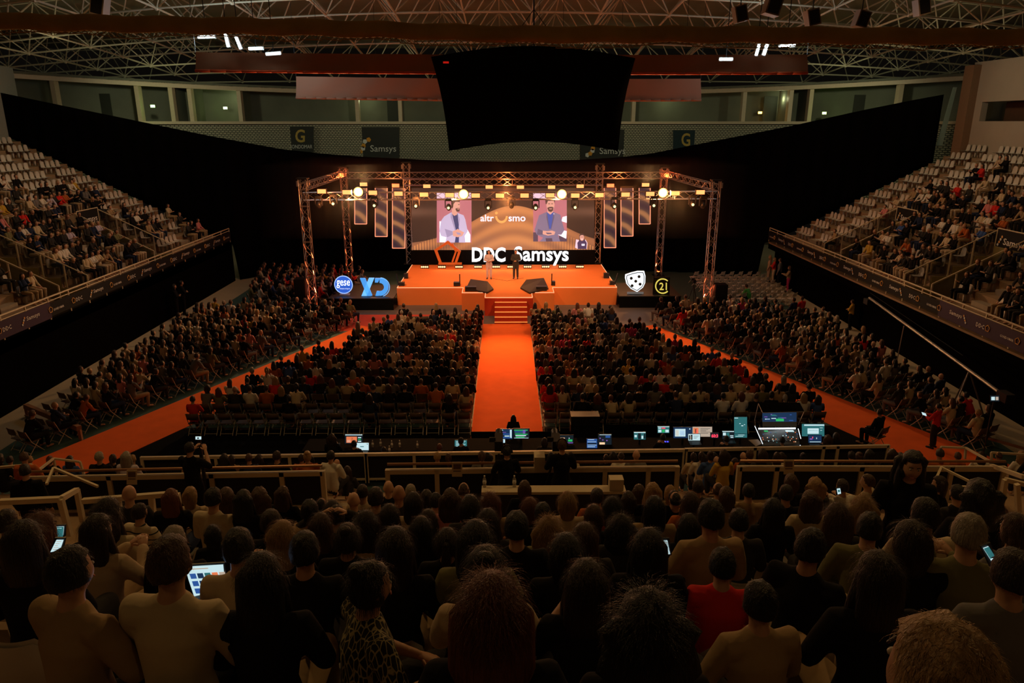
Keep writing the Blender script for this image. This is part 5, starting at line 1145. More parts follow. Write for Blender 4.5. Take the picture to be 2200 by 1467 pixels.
def hair_mb(style, hd, seed=0):
    rr = random.Random(seed); mb = MB(); c = hd + V((0,-.008,.012)); nz = [rr.uniform(-1,1) for _ in range(9)]
    vol = {'short':1.14,'crop':1.07,'long':1.17,'bob':1.22,'curly':1.42,'bun':1.12,'ponytail':1.12,'wavy':1.27,'fringe':1.03}[style]
    low = {'short':-.42,'crop':-.35,'fringe':-.35}.get(style, -.75)
    amp = {'curly':.08,'wavy':.03,'short':.055,'crop':.03}.get(style, .035)
    def fn(d, p):
        f = vol + amp*(math.sin(d.x*9+nz[0]*3)*math.sin(d.y*8+nz[1]*3)*math.sin(d.z*9+nz[2]*3) + .5*math.sin(d.x*21+nz[3])*math.sin(d.z*19+nz[4]))
        face = d.y > .42 - (.25 if abs(d.x) < .5 else 0) + .0 and d.z < .48
        if style == 'fringe' and d.z > .25: f = .9
        if face or d.z < low: f = .80
        if d.z > .35 and style in ('short','crop'): p = V((p.x*(1+.10*(d.z-.35)), p.y*(1+.08*(d.z-.35)), p.z*.985))
        return p*f
    mb.ell(c, (.078,.098,.116), 28, 20, 0, fn)
    if style in ('long','wavy','curly','bob'):
        L = {'long':.36,'wavy':.33,'curly':.24,'bob':.15}[style]; w_ = {'long':.112,'wavy':.135,'curly':.165,'bob':.108}[style]
        n = 7; pts = [hd + V((0,-.045-.03*min(1,k/2.5), .05 - (L+.05)*k/(n-1))) for k in range(n)]
        rad = [(w_*(1.0 + (.10 if k in (2,3) else 0))*(1 - .28*(k/(n-1))**2)*(1 + amp*1.2*math.sin(k*2.3+nz[5]*3)), .062*(1-.3*k/(n-1))) for k in range(n)]
        mb.loft(pts, rad, 14)
        if style != 'bob':
            for s in (-1, 1): mb.loft([hd+V((s*.07,-.01,.03)), hd+V((s*.092,-.01,-.10)), hd+V((s*.105,.02,-.22))], [.032,.034,.020], 8)
    if style == 'bun': mb.ell(hd+V((0,-.07,.115)), (.048,.045,.042), 12, 8)
    if style == 'ponytail': mb.ell(hd+V((0,-.115,.05)), (.03,.03,.03), 8, 6); mb.loft([hd+V((0,-.125,.04)), hd+V((0,-.15,-.08)), hd+V((0,-.12,-.22))], [(.028,.022),(.04,.026),(.018,.014)], 8)
    return mb
def strands_mb(style, hd, n=520, seed=1):
    """fine loose hairs standing off the outline"""
    rr = random.Random(seed); mb = MB(); c = hd + V((0,-.008,.012))
    vol = {'short':1.08,'crop':1.05,'long':1.14,'bob':1.19,'curly':1.34,'bun':1.1,'ponytail':1.1,'wavy':1.23,'fringe':1.03}[style]
    lift = {'curly':.035,'wavy':.018,'long':.010,'bob':.012}.get(style, .008)
    for _ in range(n):
        z = rr.uniform(-.2, 1); a = rr.uniform(0, 2*math.pi); q = math.sqrt(max(0, 1-z*z)); d = V((q*math.cos(a), q*math.sin(a), z))
        if d.y > .35 and d.z < .5: continue
        p = c + V((d.x*.078, d.y*.098, d.z*.116))*(vol+.02); t = V((d.x*.5+rr.uniform(-.5,.5), -.3+rr.uniform(-.4,.4), -1 + d.z*.5)); t -= d*t.dot(d); t.normalize()
        L = {'short':.035,'crop':.02,'fringe':.02,'curly':.07,'wavy':.10}.get(style, .12); pts = [p - d*.004]
        for k in range(3):
            pts.append(pts[-1] + t*L/3 + d*lift*(1-k*.45)*rr.uniform(.3,1.2) + (V((rr.uniform(-1,1),rr.uniform(-1,1),rr.uniform(-1,1)))*(.012 if style in ('curly','wavy') else .003)))
            t = (t + V((0,0,-.35))).normalized()
        w_ = t.cross(d).normalized()*.0009
        vs = []
        for k, u in enumerate(pts): vs += [u - w_*(1-k*.22), u + w_*(1-k*.22)]
        mb.add(vs, [(2*k, 2*k+1, 2*k+3, 2*k+2) for k in range(3)])
    return mb
SKIN = [mat('skin_light', (0.52,0.29,0.19), 0.55, noise=0.06), mat('skin_tan', (0.40,0.21,0.13), 0.55, noise=0.06), mat('skin_brown', (0.22,0.11,0.07), 0.55, noise=0.06)]
HC = {'black': (0.006,0.005,0.004), 'dark brown': (0.022,0.011,0.006), 'brown': (0.065,0.03,0.014), 'blond': (0.34,0.20,0.085), 'grey': (0.30,0.26,0.21), 'red-brown': (0.13,0.035,0.012)}
HM = {k: mat('hair_'+k.replace(' ','_').replace('-','_'), v, 0.5, noise=0.5, scale=6, bump=1.0, spec=0.5) for k, v in HC.items()}
for m in HM.values():            # stretch the grain into strands
    nt = m.node_tree; n = [q for q in nt.nodes if q.type == 'TEX_NOISE'][0]; tc = [q for q in nt.nodes if q.type == 'TEX_COORD'][0]
    mp = nt.nodes.new('ShaderNodeMapping'); mp.inputs['Scale'].default_value = (16, 16, 1.6); n.inputs['Detail'].default_value = 6; n.inputs['Distortion'].default_value = 0.6
    nt.links.new(tc.outputs['Object'], mp.inputs[0]); nt.links.new(mp.outputs[0], n.inputs['Vector'])
CC = {'black': (0.010,0.009,0.010), 'white': (0.66,0.62,0.55), 'cream': (0.55,0.45,0.30), 'navy': (0.02,0.03,0.07), 'grey': (0.16,0.15,0.15), 'red': (0.62,0.03,0.025), 'rust': (0.42,0.11,0.03), 'pink': (0.60,0.22,0.22), 'tan': (0.36,0.25,0.14), 'blue': (0.05,0.10,0.30), 'olive': (0.17,0.16,0.08), 'mustard': (0.52,0.33,0.05), 'charcoal': (0.035,0.033,0.033), 'lilac': (0.48,0.42,0.52), 'green': (0.08,0.42,0.10), 'magenta': (0.5,0.05,0.16), 'beige': (0.50,0.38,0.26)}
CM = {k: mat('cloth_'+k, v, 0.9, noise=0.12, scale=9, bump=0.25, spec=0.12) for k, v in CC.items()}
_cache = {}
def proto(kind, *key):
    kk = (kind, *key)
    if kk in _cache: return _cache[kk]
    if kind == 'body':
        pose, women, lod = key; j = POSES[pose]
        me = remesh(body_mb(j, 0, women), 'body_'+pose, .013 if lod else .02, 2, .45 if lod else .5)
        b = MB(); hands_mb(j, b)
        hd = j['hed']
        for s in (-1, 1): b.ell(hd+V((s*.030,.083,.018)), (.012,.008,.008), 8, 6, 1); b.ell(hd+V((s*.030,.0895,.018)), (.005,.003,.005), 6, 4, 2); b.loft([hd+V((s*.016,.094,.038)), hd+V((s*.044,.084,.040))], [.004,.003], 5, 2)
        b.loft([hd+V((-.022,.087,-.058)), hd+V((0,.093,-.057)), hd+V((.022,.087,-.058))], [.004,.0055,.004], 6, 3)
        n = len(me.vertices); co = np.zeros(n*3); me.vertices.foreach_get('co', co)
        mm = MB(); mm.v = [tuple(c) for c in co.reshape(-1,3)]; mm.f = [tuple(p.vertices) for p in me.polygons]; mm.m = [0]*len(mm.f); mm.add(b.v, b.f); mm.m[-len(b.f):] = b.m
        r = mm.mesh('body_'+pose, [SKIN[0], mat('eye_white', (0.6,0.55,0.5), 0.3, noise=0), HM['dark brown'], mat('lips', (0.38,0.12,0.10), 0.5, noise=0)], True)
        bpy.data.meshes.remove(me)
    elif kind == 'top':
        pose, women, lod, sl = key; r = remesh(shirt_mb(POSES[pose], women, sl), 'top_'+pose, .018 if lod else .026, 3, .5)
    elif kind == 'legs':
        pose, lod = key; r = remesh(pants_mb(POSES[pose]), 'legs_'+pose, .022 if lod else .03, 2, .5)
    elif kind == 'shoes': r = shoes_mb(POSES[key[0]]).mesh('shoes', M_blackp, True); r.materials.clear()
    elif kind == 'hair':
        style, pose, lod, sd_ = key; r = hair_mb(style, POSES[pose]['hed'], sd_).mesh('hair_'+style, M_black, True); r.materials.clear()
    elif kind == 'strands': style, pose = key; r = strands_mb(style, POSES[pose]['hed'], 1500 if style in ('curly','wavy') else 900).mesh('strands', M_black); r.materials.clear()
    if kind != 'body': r.materials.append(M_black)
    _cache[kk] = r; return r
def obj_of(name, me, m, parent):
    o = bpy.data.objects.new(name, me); COL.objects.link(o); o.parent = parent
    o.material_slots[0].link = 'OBJECT'; o.material_slots[0].material = m; return o
LABELS = set(); NP = [0]
def uniq(l, alts=()):
    if l in LABELS:
        for a in alts:
            if l + ' ' + a not in LABELS: l = l + ' ' + a; break
    LABELS.add(l); return l
def person(loc, rz, pose='lap', hair='short', hc='dark brown', top='black', legs='charcoal', women=None, lod=1, scale=1.0, label='', group=None, sleeves=1.0, skin=0, tilt=0.0, strands=False, shoes=False):
    if women is None: women = hair in ('long','bob','wavy','bun','ponytail')
    b = bpy.data.objects.new('person', proto('body', pose, women, lod)); COL.objects.link(b); b.location = loc; b.rotation_euler = (tilt, 0, rz); b.scale = (scale,)*3
    b.material_slots[0].link = 'OBJECT'; b.material_slots[0].material = SKIN[skin]; b['_o'] = [0,0,0]
    obj_of('top', proto('top', pose, women, lod, sleeves), CM[top] if isinstance(top, str) else top, b)
    obj_of('trousers', proto('legs', pose, lod), CM[legs], b)
    if hair != 'bald':
        h = obj_of('hair', proto('hair', hair, pose, lod, NP[0] % 3), HM[hc], b)
        if strands: obj_of('loose_hair', proto('strands', hair, pose), HM[hc], h)
    if shoes: obj_of('shoes', proto('shoes', pose), M_blackp, b)
    NP[0] += 1
    b['label'] = uniq(label); b['category'] = 'person'
    if group: b['group'] = group
    return b
HN = {'short':'short %s hair','long':'long %s hair','bob':'chin-length %s hair','curly':'curly %s hair','bun':'%s hair bun','ponytail':'%s ponytail','wavy':'wavy %s hair','crop':'cropped %s hair','fringe':'balding %s hair','bald':'bald head'}
def hn(h, c): return (HN[h] % c) if '%s' in HN[h] else HN[h]
rng = random.Random(11)
def rand_look(r=rng):
    h = r.choices(['short','crop','long','wavy','bob','curly','bun','ponytail','fringe','bald'], [24,8,30,9,9,3,5,6,3,2])[0]
    c = r.choices(list(HC), [26,34,18,9,6,5])[0]
    t = r.choices(['black','white','cream','navy','grey','red','rust','pink','tan','blue','olive','mustard','charcoal','lilac','magenta','beige'], [46,10,9,6,5,4,4,2,4,2,2,1,16,.6,.6,3])[0]
    return h, c, t

# ---- seats and chairs
M_chairleg = mat('chair_white_tube', (0.60,0.54,0.46), 0.4, 0.2, noise=0.05)
M_chairpan = mat('chair_panel', (0.11,0.065,0.04), 0.6, noise=0.12)
def chair_parts():
    seat = MB().box((-.21,-.19,.43),(.21,.21,.455)).mesh('seat', M_chairpan)
    n = 6; b = MB(); vs = []
    for i in range(n+1):
        x = -.21+.42*i/n; y = -.235 - .03*(1-(x/.21)**2)
        for y_, z in ((y,.62),(y-.03,.86)): vs.append((x,y_,z))
    vs2 = [(x,y+.014,z) for x,y,z in vs]; m_ = len(vs)
    b.add(vs+vs2, [(2*i,2*i+1,2*i+3,2*i+2) for i in range(n)] + [(m_+2*i,m_+2*i+2,m_+2*i+3,m_+2*i+1) for i in range(n)] + [(2*i+1,m_+2*i+1,m_+2*i+3,2*i+3) for i in range(n)] + [(2*i,2*i+2,m_+2*i+2,m_+2*i) for i in range(n)] + [(0,m_,m_+1,1),(2*n,2*n+1,m_+2*n+1,m_+2*n)])
    back = b.mesh('back', M_chairpan, True)
    legs = []
    for s in (-1, 1):
        m_ = MB(); m_.tube((s*.22,-.27,.86),(s*.22,-.12,.44),.013,6); m_.tube((s*.22,-.12,.44),(s*.22,.24,.01),.013,6); m_.tube((s*.22,.12,.44),(s*.22,-.26,.01),.013,6)
        legs.append(m_.mesh('leg', M_chairleg))
    cross = MB().tube((-.22,.2,.07),(.22,.2,.07),.009,5).tube((-.22,-.22,.07),(.22,-.22,.07),.009,5).mesh('cross_bar', M_chairleg)
    return seat, back, legs, cross
CH = chair_parts()
def folding_chair(x, y, rz, label, group, full=True):
    if full:
        g = bpy.data.objects.new('folding_chair', None); COL.objects.link(g); g.location = (x,y,0.02); g.rotation_euler = (0,0,rz)
        for nm, me in (('seat',CH[0]),('backrest',CH[1]),('leg_frame',CH[2][0]),('leg_frame',CH[2][1]),('cross_bar',CH[3])):
            o = bpy.data.objects.new(nm, me); COL.objects.link(o); o.parent = g
    else:
        g = bpy.data.objects.new('folding_chair', CHM); COL.objects.link(g); g.location = (x,y,0.02); g.rotation_euler = (0,0,rz)
    return tag(g, uniq(label), 'chair', group)
def join_np(items, name, mats):
    """items: (mesh, matrix, material index or None)"""
    vs = []; li = []; ls = []; mi = []; vb = 0; cache = {}
    for me, mt, k in items:
        if me.name not in cache:
            n = len(me.vertices); co = np.zeros(n*3); me.vertices.foreach_get('co', co)
            L = len(me.loops); a = np.zeros(L, dtype=np.int64); me.loops.foreach_get('vertex_index', a)
            P_ = len(me.polygons); t = np.zeros(P_, dtype=np.int64); me.polygons.foreach_get('loop_total', t)
            pm = np.zeros(P_, dtype=np.int64); me.polygons.foreach_get('material_index', pm); cache[me.name] = (co.reshape(-1,3), a, t, pm)
        co, a, t, pm = cache[me.name]; M = np.array(mt); vs.append(co @ M[:3,:3].T + M[:3,3]); li.append(a + vb); ls.append(t); mi.append(pm if k is None else np.full(len(t), k)); vb += len(co)
    vs = np.concatenate(vs); li = np.concatenate(li); ls = np.concatenate(ls); mi = np.concatenate(mi)
    me = bpy.data.meshes.new(name); me.vertices.add(len(vs)); me.vertices.foreach_set('co', vs.ravel()); me.loops.add(len(li)); me.loops.foreach_set('vertex_index', li.astype(np.int32))
    me.polygons.add(len(ls)); st_ = np.concatenate([[0], np.cumsum(ls)[:-1]]); me.polygons.foreach_set('loop_start', st_.astype(np.int32)); me.polygons.foreach_set('material_index', mi.astype(np.int32))
    for m in mats: me.materials.append(m)
    me.polygons.foreach_set('use_smooth', [True]*len(ls)); me.update(calc_edges=True); me.validate(); return me
CHM = join_np([(CH[0],Matrix(),0),(CH[1],Matrix(),0),(CH[2][0],Matrix(),1),(CH[2][1],Matrix(),1),(CH[3],Matrix(),1)], 'folding_chair', [M_chairpan, M_chairleg]); CHM.polygons.foreach_set('use_smooth', [False]*len(CHM.polygons))
def bucket_seat_mesh():
    b = MB(); n = 8; vs = []
    prof = [(.20,.40),(.0,.385),(-.17,.40),(-.215,.50),(-.235,.64),(-.245,.76),(-.245,.80)]
    for i in range(n+1):
        u = -1+2*i/n
        for k, (y, z) in enumerate(prof):
            hw = (.20,.21,.21,.205,.20,.17,.11)[k]; zz = z + (.02*u*u if k < 3 else 0); yy = y + (.03*u*u if k >= 3 else 0); vs.append((u*hw, yy, zz))
    K = len(prof); b.add(vs, [(i*K+k,(i+1)*K+k,(i+1)*K+k+1,i*K+k+1) for i in range(n) for k in range(K-1)])
    vs2 = [(x,y-.02 if z > .45 else y, z-.02) for x,y,z in vs]; b.add(vs2, [(i*K+k,i*K+k+1,(i+1)*K+k+1,(i+1)*K+k) for i in range(n) for k in range(K-1)])
    b.box((-.04,-.12,.02),(.04,.02,.38)); return b.mesh('bucket_seat', M_seat, True)
BS = bucket_seat_mesh()
def stadium_seat(p, rz, label, group=None, scale=1.0):
    o = bpy.data.objects.new('stadium_seat', BS); COL.objects.link(o); o.location = p; o.rotation_euler = (0,0,rz); o.scale = (scale,)*3; o['label'] = uniq(label); o['category'] = 'seat'
    if group: o['group'] = group
    return o

# low detail figures for the far crowd
LOWP = {}
def lowfig(pose, hair, women):
    k = (pose, hair, women)
    if k in LOWP: return LOWP[k]
    j = POSES[pose]; hd = j['hed']; out = []
    b = MB(); b.ell(hd, (.077,.095,.118), 10, 8); b.loft([j['nec']-V((0,0,.04)), hd-V((0,0,.07))], [.055,.05], 6)
    for s in (-1,1):
        el, wr = jl(j,'elb',s), jl(j,'wri',s); b.loft([el.lerp(wr,.7), wr, wr+(wr-el).normalized()*.12], [.03,.028,.035], 6)
        an, to = jl(j,'ank',s), jl(j,'toe',s); b.loft([an, to], [.04,.04], 5)
    out.append((0, b.mesh('lb', M_black)))
    kk = .92 if women else 1; b = MB(); b.loft([j['pel']-V((0,0,.04)), j['wai'], j['che'], j['nec']-V((0,0,.04))], [(.18,.14),(.15*kk,.125),(.185*kk,.135),(.10,.08)], 9)
    for s in (-1,1):
        sh, el, wr = jl(j,'sho',s), jl(j,'elb',s), jl(j,'wri',s); b.loft([sh, el, el.lerp(wr,.75)], [.075*kk,.058,.045], 7)
    out.append((1, b.mesh('lt', M_black)))
    b = MB()
    for s in (-1,1):
        h, kn, an = jl(j,'hip',s), jl(j,'kne',s), jl(j,'ank',s); b.loft([h, kn], [.105,.075], 6); b.loft([kn, an], [.07,.05], 6)
    out.append((2, b.mesh('ll', M_black)))
    if hair != 'bald':
        b = MB(); vol = {'curly':1.35,'wavy':1.22,'long':1.14}.get(hair, 1.1)
        b.ell(hd+V((0,-.01,.012)), (.078,.098,.116), 10, 8, 0, lambda d, p: p*(.8 if (d.y > .3 and d.z < .5) or d.z < (-.4 if hair in ('short','crop','fringe') else -.8) else vol))
        if hair in ('long','wavy','bob','curly'): L = .15 if hair == 'bob' else .33; b.loft([hd+V((0,-.05,.03)), hd+V((0,-.075,-.1)), hd+V((0,-.07,-L))], [(.09,.05),(.105,.055),(.08,.035)], 8)
        if hair == 'bun': b.ell(hd+V((0,-.07,.115)), (.045,.045,.04), 6, 5)
        if hair == 'ponytail': b.loft([hd+V((0,-.12,.05)), hd+V((0,-.14,-.2))], [.03,.02], 5)
        out.append((3, b.mesh('lh', M_black)))
    LOWP[k] = out; return out
# ---- audience of the near stand, one entry per person the photograph shows:
# x, y of the crown; hair; hair colour; top; then optional head width in pixels, pose, turn (deg)
NEAR = [
(140,1185,'short','black','tan',112,'lap',-25),(358,1163,'short','brown','cream',108,'lap',-8),(372,1136,'short','grey','black',0,'lap',0),(510,1143,'short','black','cream',78,'hold',5),
(605,1126,'long','blond','black',0,'lap',-5),(688,1108,'long','brown','black',0,'lap',0),(455,1052,'short','black','cream',0,'lap',-15),(297,1085,'short','dark brown','white',40,'lap',-20),
(228,1080,'wavy','dark brown','cream',0,'lap',-15),(205,1112,'long','dark brown','beige',0,'hold',-15),(84,1112,'wavy','red-brown','black',0,'hold',-20),(48,1128,'long','dark brown','black',0,'lap',0),
(12,1100,'short','dark brown','black',0,'lap',0),(275,1044,'bald','black','charcoal',0,'lap',0),(366,1054,'long','red-brown','black',0,'lap',0),(408,1050,'bob','blond','beige',0,'lap',0),
(485,1053,'wavy','brown','black',0,'lap',0),(522,1057,'long','black','black',0,'lap',0),(556,1055,'curly','brown','charcoal',0,'lap',0),(606,1048,'long','brown','black',0,'lap',-10),
(664,1078,'short','black','tan',0,'lap',0),(690,1071,'fringe','black','black',0,'lap',0),(714,1082,'wavy','dark brown','charcoal',0,'lap',0),(458,1132,'bob','black','black',42,'lap',15),
(580,1100,'short','dark brown','black',0,'lap',0),(722,1090,'short','dark brown','charcoal',46,'head',0),(759,1059,'bald','black','black',0,'lap',0),(778,1043,'crop','dark brown','beige',0,'lap',0),
(806,1051,'short','dark brown','black',0,'lap',0),(834,1034,'bald','black','black',0,'lap',0),(856,1044,'bald','black','charcoal',0,'lap',0),(882,1043,'short','grey','charcoal',0,'lap',0),
(888,1062,'long','dark brown','beige',0,'lap',0),(916,1056,'bob','dark brown','cream',0,'lap',0),(936,1062,'short','black','charcoal',0,'lap',0),(968,1056,'wavy','brown','pink',0,'lap',0),
(996,1038,'fringe','brown','cream',0,'lap',0),(1052,1065,'wavy','red-brown','tan',0,'lap',0),(1048,1099,'long','dark brown','charcoal',0,'lap',0),(836,1088,'long','dark brown','black',0,'lap',0),
(920,1099,'long','dark brown','charcoal',0,'lap',0),(904,1115,'long','black','black',0,'lap',0),(786,1106,'wavy','dark brown','tan',0,'lap',0),(848,1142,'long','dark brown','black',0,'lap',-5),
(1022,1128,'long','black','olive',0,'lap',0),(1042,1184,'bun','black','beige',0,'hold',0),(1056,1257,'wavy','red-brown','black',150,'lap',0),(786,1213,'bun','black','grey',96,'lap',-60),
(1178,1120,'curly','blond','olive',0,'lap',0),(1127,1036,'bob','brown','black',0,'lap',0),(1138,1074,'bob','red-brown','black',0,'lap',-5),(1166,1084,'short','black','black',0,'lap',0),
(1219,1062,'bob','blond','beige',0,'lap',0),(1283,1052,'short','dark brown','rust',0,'lap',0),(1316,1073,'wavy','black','rust',0,'lap',0),(1216,1157,'bob','black','black',0,'lap',0),
(1334,1117,'curly','black','charcoal',0,'lap',0),(1260,1214,'long','dark brown','black',0,'hold',0),(1394,1145,'long','black','black',0,'lap',0),(1373,1044,'long','brown','beige',0,'lap',0),
(1403,1041,'long','blond','black',0,'lap',0),(1440,1046,'bob','blond','tan',0,'lap',0),(1448,1056,'short','dark brown','rust',0,'lap',0),(1406,1071,'long','black','tan',0,'lap',0),
(1530,1080,'short','black','tan',72,'lap',8),(1553,1184,'short','black','red',78,'lap',-5),(1636,1258,'short','black','tan',118,'lap',10),(1392,1302,'curly','black','black',120,'lap',0),
(2050,1362,'short','blond','black',235,'lap',15),(1738,1142,'short','black','black',0,'lap',-40),(1868,1107,'short','black','olive',66,'lap',-20),(1992,1077,'short','black','cream',64,'lap',5),
(2084,1112,'short','grey','olive',84,'hold',-12),(1889,1197,'long','dark brown','black',100,'lap',0),(1853,1077,'curly','blond','black',0,'lap',0),(1752,1032,'curly','blond','charcoal',0,'lap',0),
(1742,1060,'wavy','brown','cream',0,'lap',0),(1700,1022,'bob','brown','black',0,'lap',0),(1609,1042,'short','black','tan',0,'lap',0),(1662,1076,'long','black','black',0,'lap',0),
(1812,1032,'short','dark brown','white',0,'hold',20),(1868,1020,'crop','brown','cream',0,'hold',60),(2022,1026,'bob','dark brown','black',0,'lap',60),(2060,1045,'short','black','charcoal',0,'lap',20),
(2108,1044,'curly','black','black',60,'lap',0),(2146,1096,'curly','red-brown','charcoal',0,'lap',0),(2186,1112,'bob','brown','grey',0,'hold',20),(1500,1034,'short','dark brown','charcoal',0,'lap',0),
(1544,1038,'fringe','brown','black',0,'lap',0),(1561,1050,'bob','brown','tan',0,'lap',0),(1484,1062,'long','brown','rust',0,'lap',0),(1452,1058,'fringe','black','black',0,'lap',0),
(1588,1098,'short','black','charcoal',0,'lap',0),(1690,1045,'short','black','black',0,'lap',0),(1960,1130,'bob','dark brown','black',0,'lap',0),(1275,1090,'bob','brown','black',0,'lap',0),
(652,1150,'short','black','black',0,'lap',0),(960,1140,'ponytail','dark brown','black',0,'lap',0),(1110,1105,'short','black','black',0,'lap',0),
(1480,1110,'long','black','black',0,'lap',0),(1800,1090,'wavy','brown','charcoal',0,'lap',0),(560,1200,'long','black','black',0,'lap',0),(1010,1070,'bob','dark brown','charcoal',0,'lap',0),
(1350,1060,'bob','dark brown','charcoal',0,'lap',0),(745,1130,'bun','dark brown','black',0,'lap',0),(1255,1130,'long','brown','charcoal',0,'lap',0),(2180,1190,'short','dark brown','grey',0,'lap',0)]
patt = CM['charcoal']
def letter_cloth():
    m = bpy.data.materials.new('printed_cloth'); m.use_nodes = True; nt = m.node_tree; b = nt.nodes['Principled BSDF']
    tc = nt.nodes.new('ShaderNodeTexCoord'); v = nt.nodes.new('ShaderNodeTexVoronoi'); v.feature = 'DISTANCE_TO_EDGE'; v.inputs['Scale'].default_value = 34
    mp = nt.nodes.new('ShaderNodeMapping'); mp.inputs['Scale'].default_value = (1,1,.35)
    r_ = nt.nodes.new('ShaderNodeValToRGB'); e = r_.color_ramp.elements; e[0].color = (0.35,0.30,0.16,1); e[0].position = .05; e[1].color = (0.01,0.01,0.01,1); e[1].position = .09
    nt.links.new(tc.outputs['Object'], mp.inputs[0]); nt.links.new(mp.outputs[0], v.inputs['Vector']); nt.links.new(v.outputs['Distance'], r_.inputs[0]); nt.links.new(r_.outputs[0], b.inputs['Base Color']); b.inputs['Roughness'].default_value = .9; return m
def stripe_cloth():
    m = bpy.data.materials.new('striped_cloth'); m.use_nodes = True; nt = m.node_tree; b = nt.nodes['Principled BSDF']
    tc = nt.nodes.new('ShaderNodeTexCoord'); sx = nt.nodes.new('ShaderNodeSeparateXYZ'); ma = nt.nodes.new('ShaderNodeMath'); ma.operation = 'SINE'; mu = nt.nodes.new('ShaderNodeMath'); mu.operation = 'MULTIPLY'; mu.inputs[1].default_value = 75
    r_ = nt.nodes.new('ShaderNodeValToRGB'); r_.color_ramp.interpolation = 'CONSTANT'; e = r_.color_ramp.elements; e[0].color = (0.6,0.5,0.36,1); e[1].color = (0.02,0.03,0.02,1); e[1].position = .8
    nt.links.new(tc.outputs['Object'], sx.inputs[0]); nt.links.new(sx.outputs['Z'], mu.inputs[0]); nt.links.new(mu.outputs[0], ma.inputs[0]); nt.links.new(ma.outputs[0], r_.inputs[0]); nt.links.new(r_.outputs[0], b.inputs['Base Color']); b.inputs['Roughness'].default_value = .9; return m
def crownD(y):
    k = (y - 264) / 1629.0; den = .958*k - .465*(1-.287*k); return min(10.2, max(1.2, .57*(1-.287*k)/den)) if den > 0.04 else 10.2
DESC = {  # how the rows read from front to back for the labels
}
used = []
NEAR.sort(key=lambda e: (-e[5] if e[5] >= 60 else 0, -e[1]))
for i, e in enumerate(NEAR):
    x, y, h, c, t, w_, pose, turn = e
    # every person sits on one of the terraces: take the row where crown height fits best and the seat is free
    best = None
    for Dr in ROWD[1:]:
        q = atY(x, y, Dr); s_ = (q.z - plat(Dr)) / 1.365
        if not .74 < s_ < 1.34: continue
        cost = abs(s_ - 1.0)*1.2 + (abs(F*.2/w_ - Dr*1.04)*.6 if w_ else abs(Dr - crownD(y))*.35)
        gap = min([abs(q.x-u[0]) for u in used if abs(Dr-u[1]) < .3] + [9]); cost += max(0, .46 - gap)*2.2
        if best is None or cost < best[0]: best = (cost, Dr, q, s_)
    if best is None: best = (0, ROWD[1], atY(x, y, ROWD[1]), 1.0)
    _, D, p, sc = best; used.append((p.x, D)); zf_ = plat(D)
    rows_ = 'at the bottom edge' if y > 1240 else 'in the lower rows' if y > 1140 else 'in the middle rows' if y > 1075 else 'in the farthest row'
    xn = 'far left' if x < 200 else 'left' if x < 600 else 'left of centre' if x < 950 else 'central' if x < 1250 else 'right of centre' if x < 1600 else 'right' if x < 1950 else 'far right'
    lab = 'person with %s, %s top, %s, %s' % (hn(h, c), t, rows_.replace('in the ','').replace('at the ',''), xn)
    if lab in LABELS:
        near_ = min(NEAR[:i] + NEAR[i+1:], key=lambda q: (q[0]-x)**2 + (q[1]-y)**2)
        lab = 'person with %s, %s top, %s, beside %s-topped neighbour' % (hn(h, c), t, xn, near_[4])
    big = y > 1095 or w_
    mt_ = t
    if (x, y) == (786, 1213): mt_ = letter_cloth(); lab = 'seated person in black and beige printed top looking to the right'
    if (x, y) == (297, 1085): mt_ = stripe_cloth(); lab = 'seated person in striped pale top, left of near stand'
    person((p.x, p.y - .03, zf_ + .005), R(turn) - p.x*0.02, pose, h, c, mt_, rng.choice(['black','charcoal','navy','tan']), lod=1, label=lab, group='audience of the near stand', strands=bool(h != 'bald' and y > 1060), skin=0 if rng.random() < .7 else 1, sleeves=1.0 if rng.random() < .6 else .4, scale=sc)
    stadium_seat((p.x, p.y - .05, zf_ + .005), -p.x*0.02, ' '.join(('pale seat under ' + lab.replace('seated ', '').replace('person with ', '')).split()[:16]), 'pale seats of the near stand', sc)
n_ind = len(NEAR)
# screens people hold in the near stand
def handheld(name, lab, pts, Y, items, cat):
    w3 = [atY(x, y, Y) for x, y in pts]; g = thing(name, lab, cat, tuple(w3[0])); u = w3[1]-w3[0]; v = w3[3]-w3[0]
    mb = MB(); mb.prism([w3[3], w3[2], w3[1], w3[0]], (0,.004,0), ui('white'))
    for m_, a, b, c, d in items: mb.prism([w3[0]+u*a+v*d+V((0,-.003,0)), w3[0]+u*c+v*d+V((0,-.003,0)), w3[0]+u*c+v*b+V((0,-.003,0)), w3[0]+u*a+v*b+V((0,-.003,0))], (0,.002,0), ui(m_))
    mb.build('picture', UM, g); e_ = .012
    q = [w3[3]-u.normalized()*e_-V((0,0,e_)), w3[2]+u.normalized()*e_-V((0,0,e_)), w3[1]+u.normalized()*e_+V((0,0,e_)), w3[0]-u.normalized()*e_+V((0,0,e_))]
    MB().prism([a + V((0,.006,0)) for a in q], (0,.012,0)).build('casing', M_blackp, g); return g
th = [(0.08+.19*c, .22+.24*r_, .08+.19*c+.15, .22+.24*r_+.16) for r_ in range(3) for c in range(5)]
g = handheld('laptop', 'glowing laptop full of photo thumbnails on a lap', [(396,1218),(479,1213),(484,1262),(418,1284)], 4.15, [(('blue','dblue','teal','orange','beige')[k % 5], *t_) for k, t_ in enumerate(th)] + [('beige',.1,.06,.6,.09)], 'laptop')
c0, c1 = atY(404,1284,4.15), atY(490,1264,4.15); MB().prism([c0, c1, c1+V((0,-.22,-.03)), c0+V((0,-.22,-.03))], (0,0,-.015)).build('keyboard', M_dark, g)
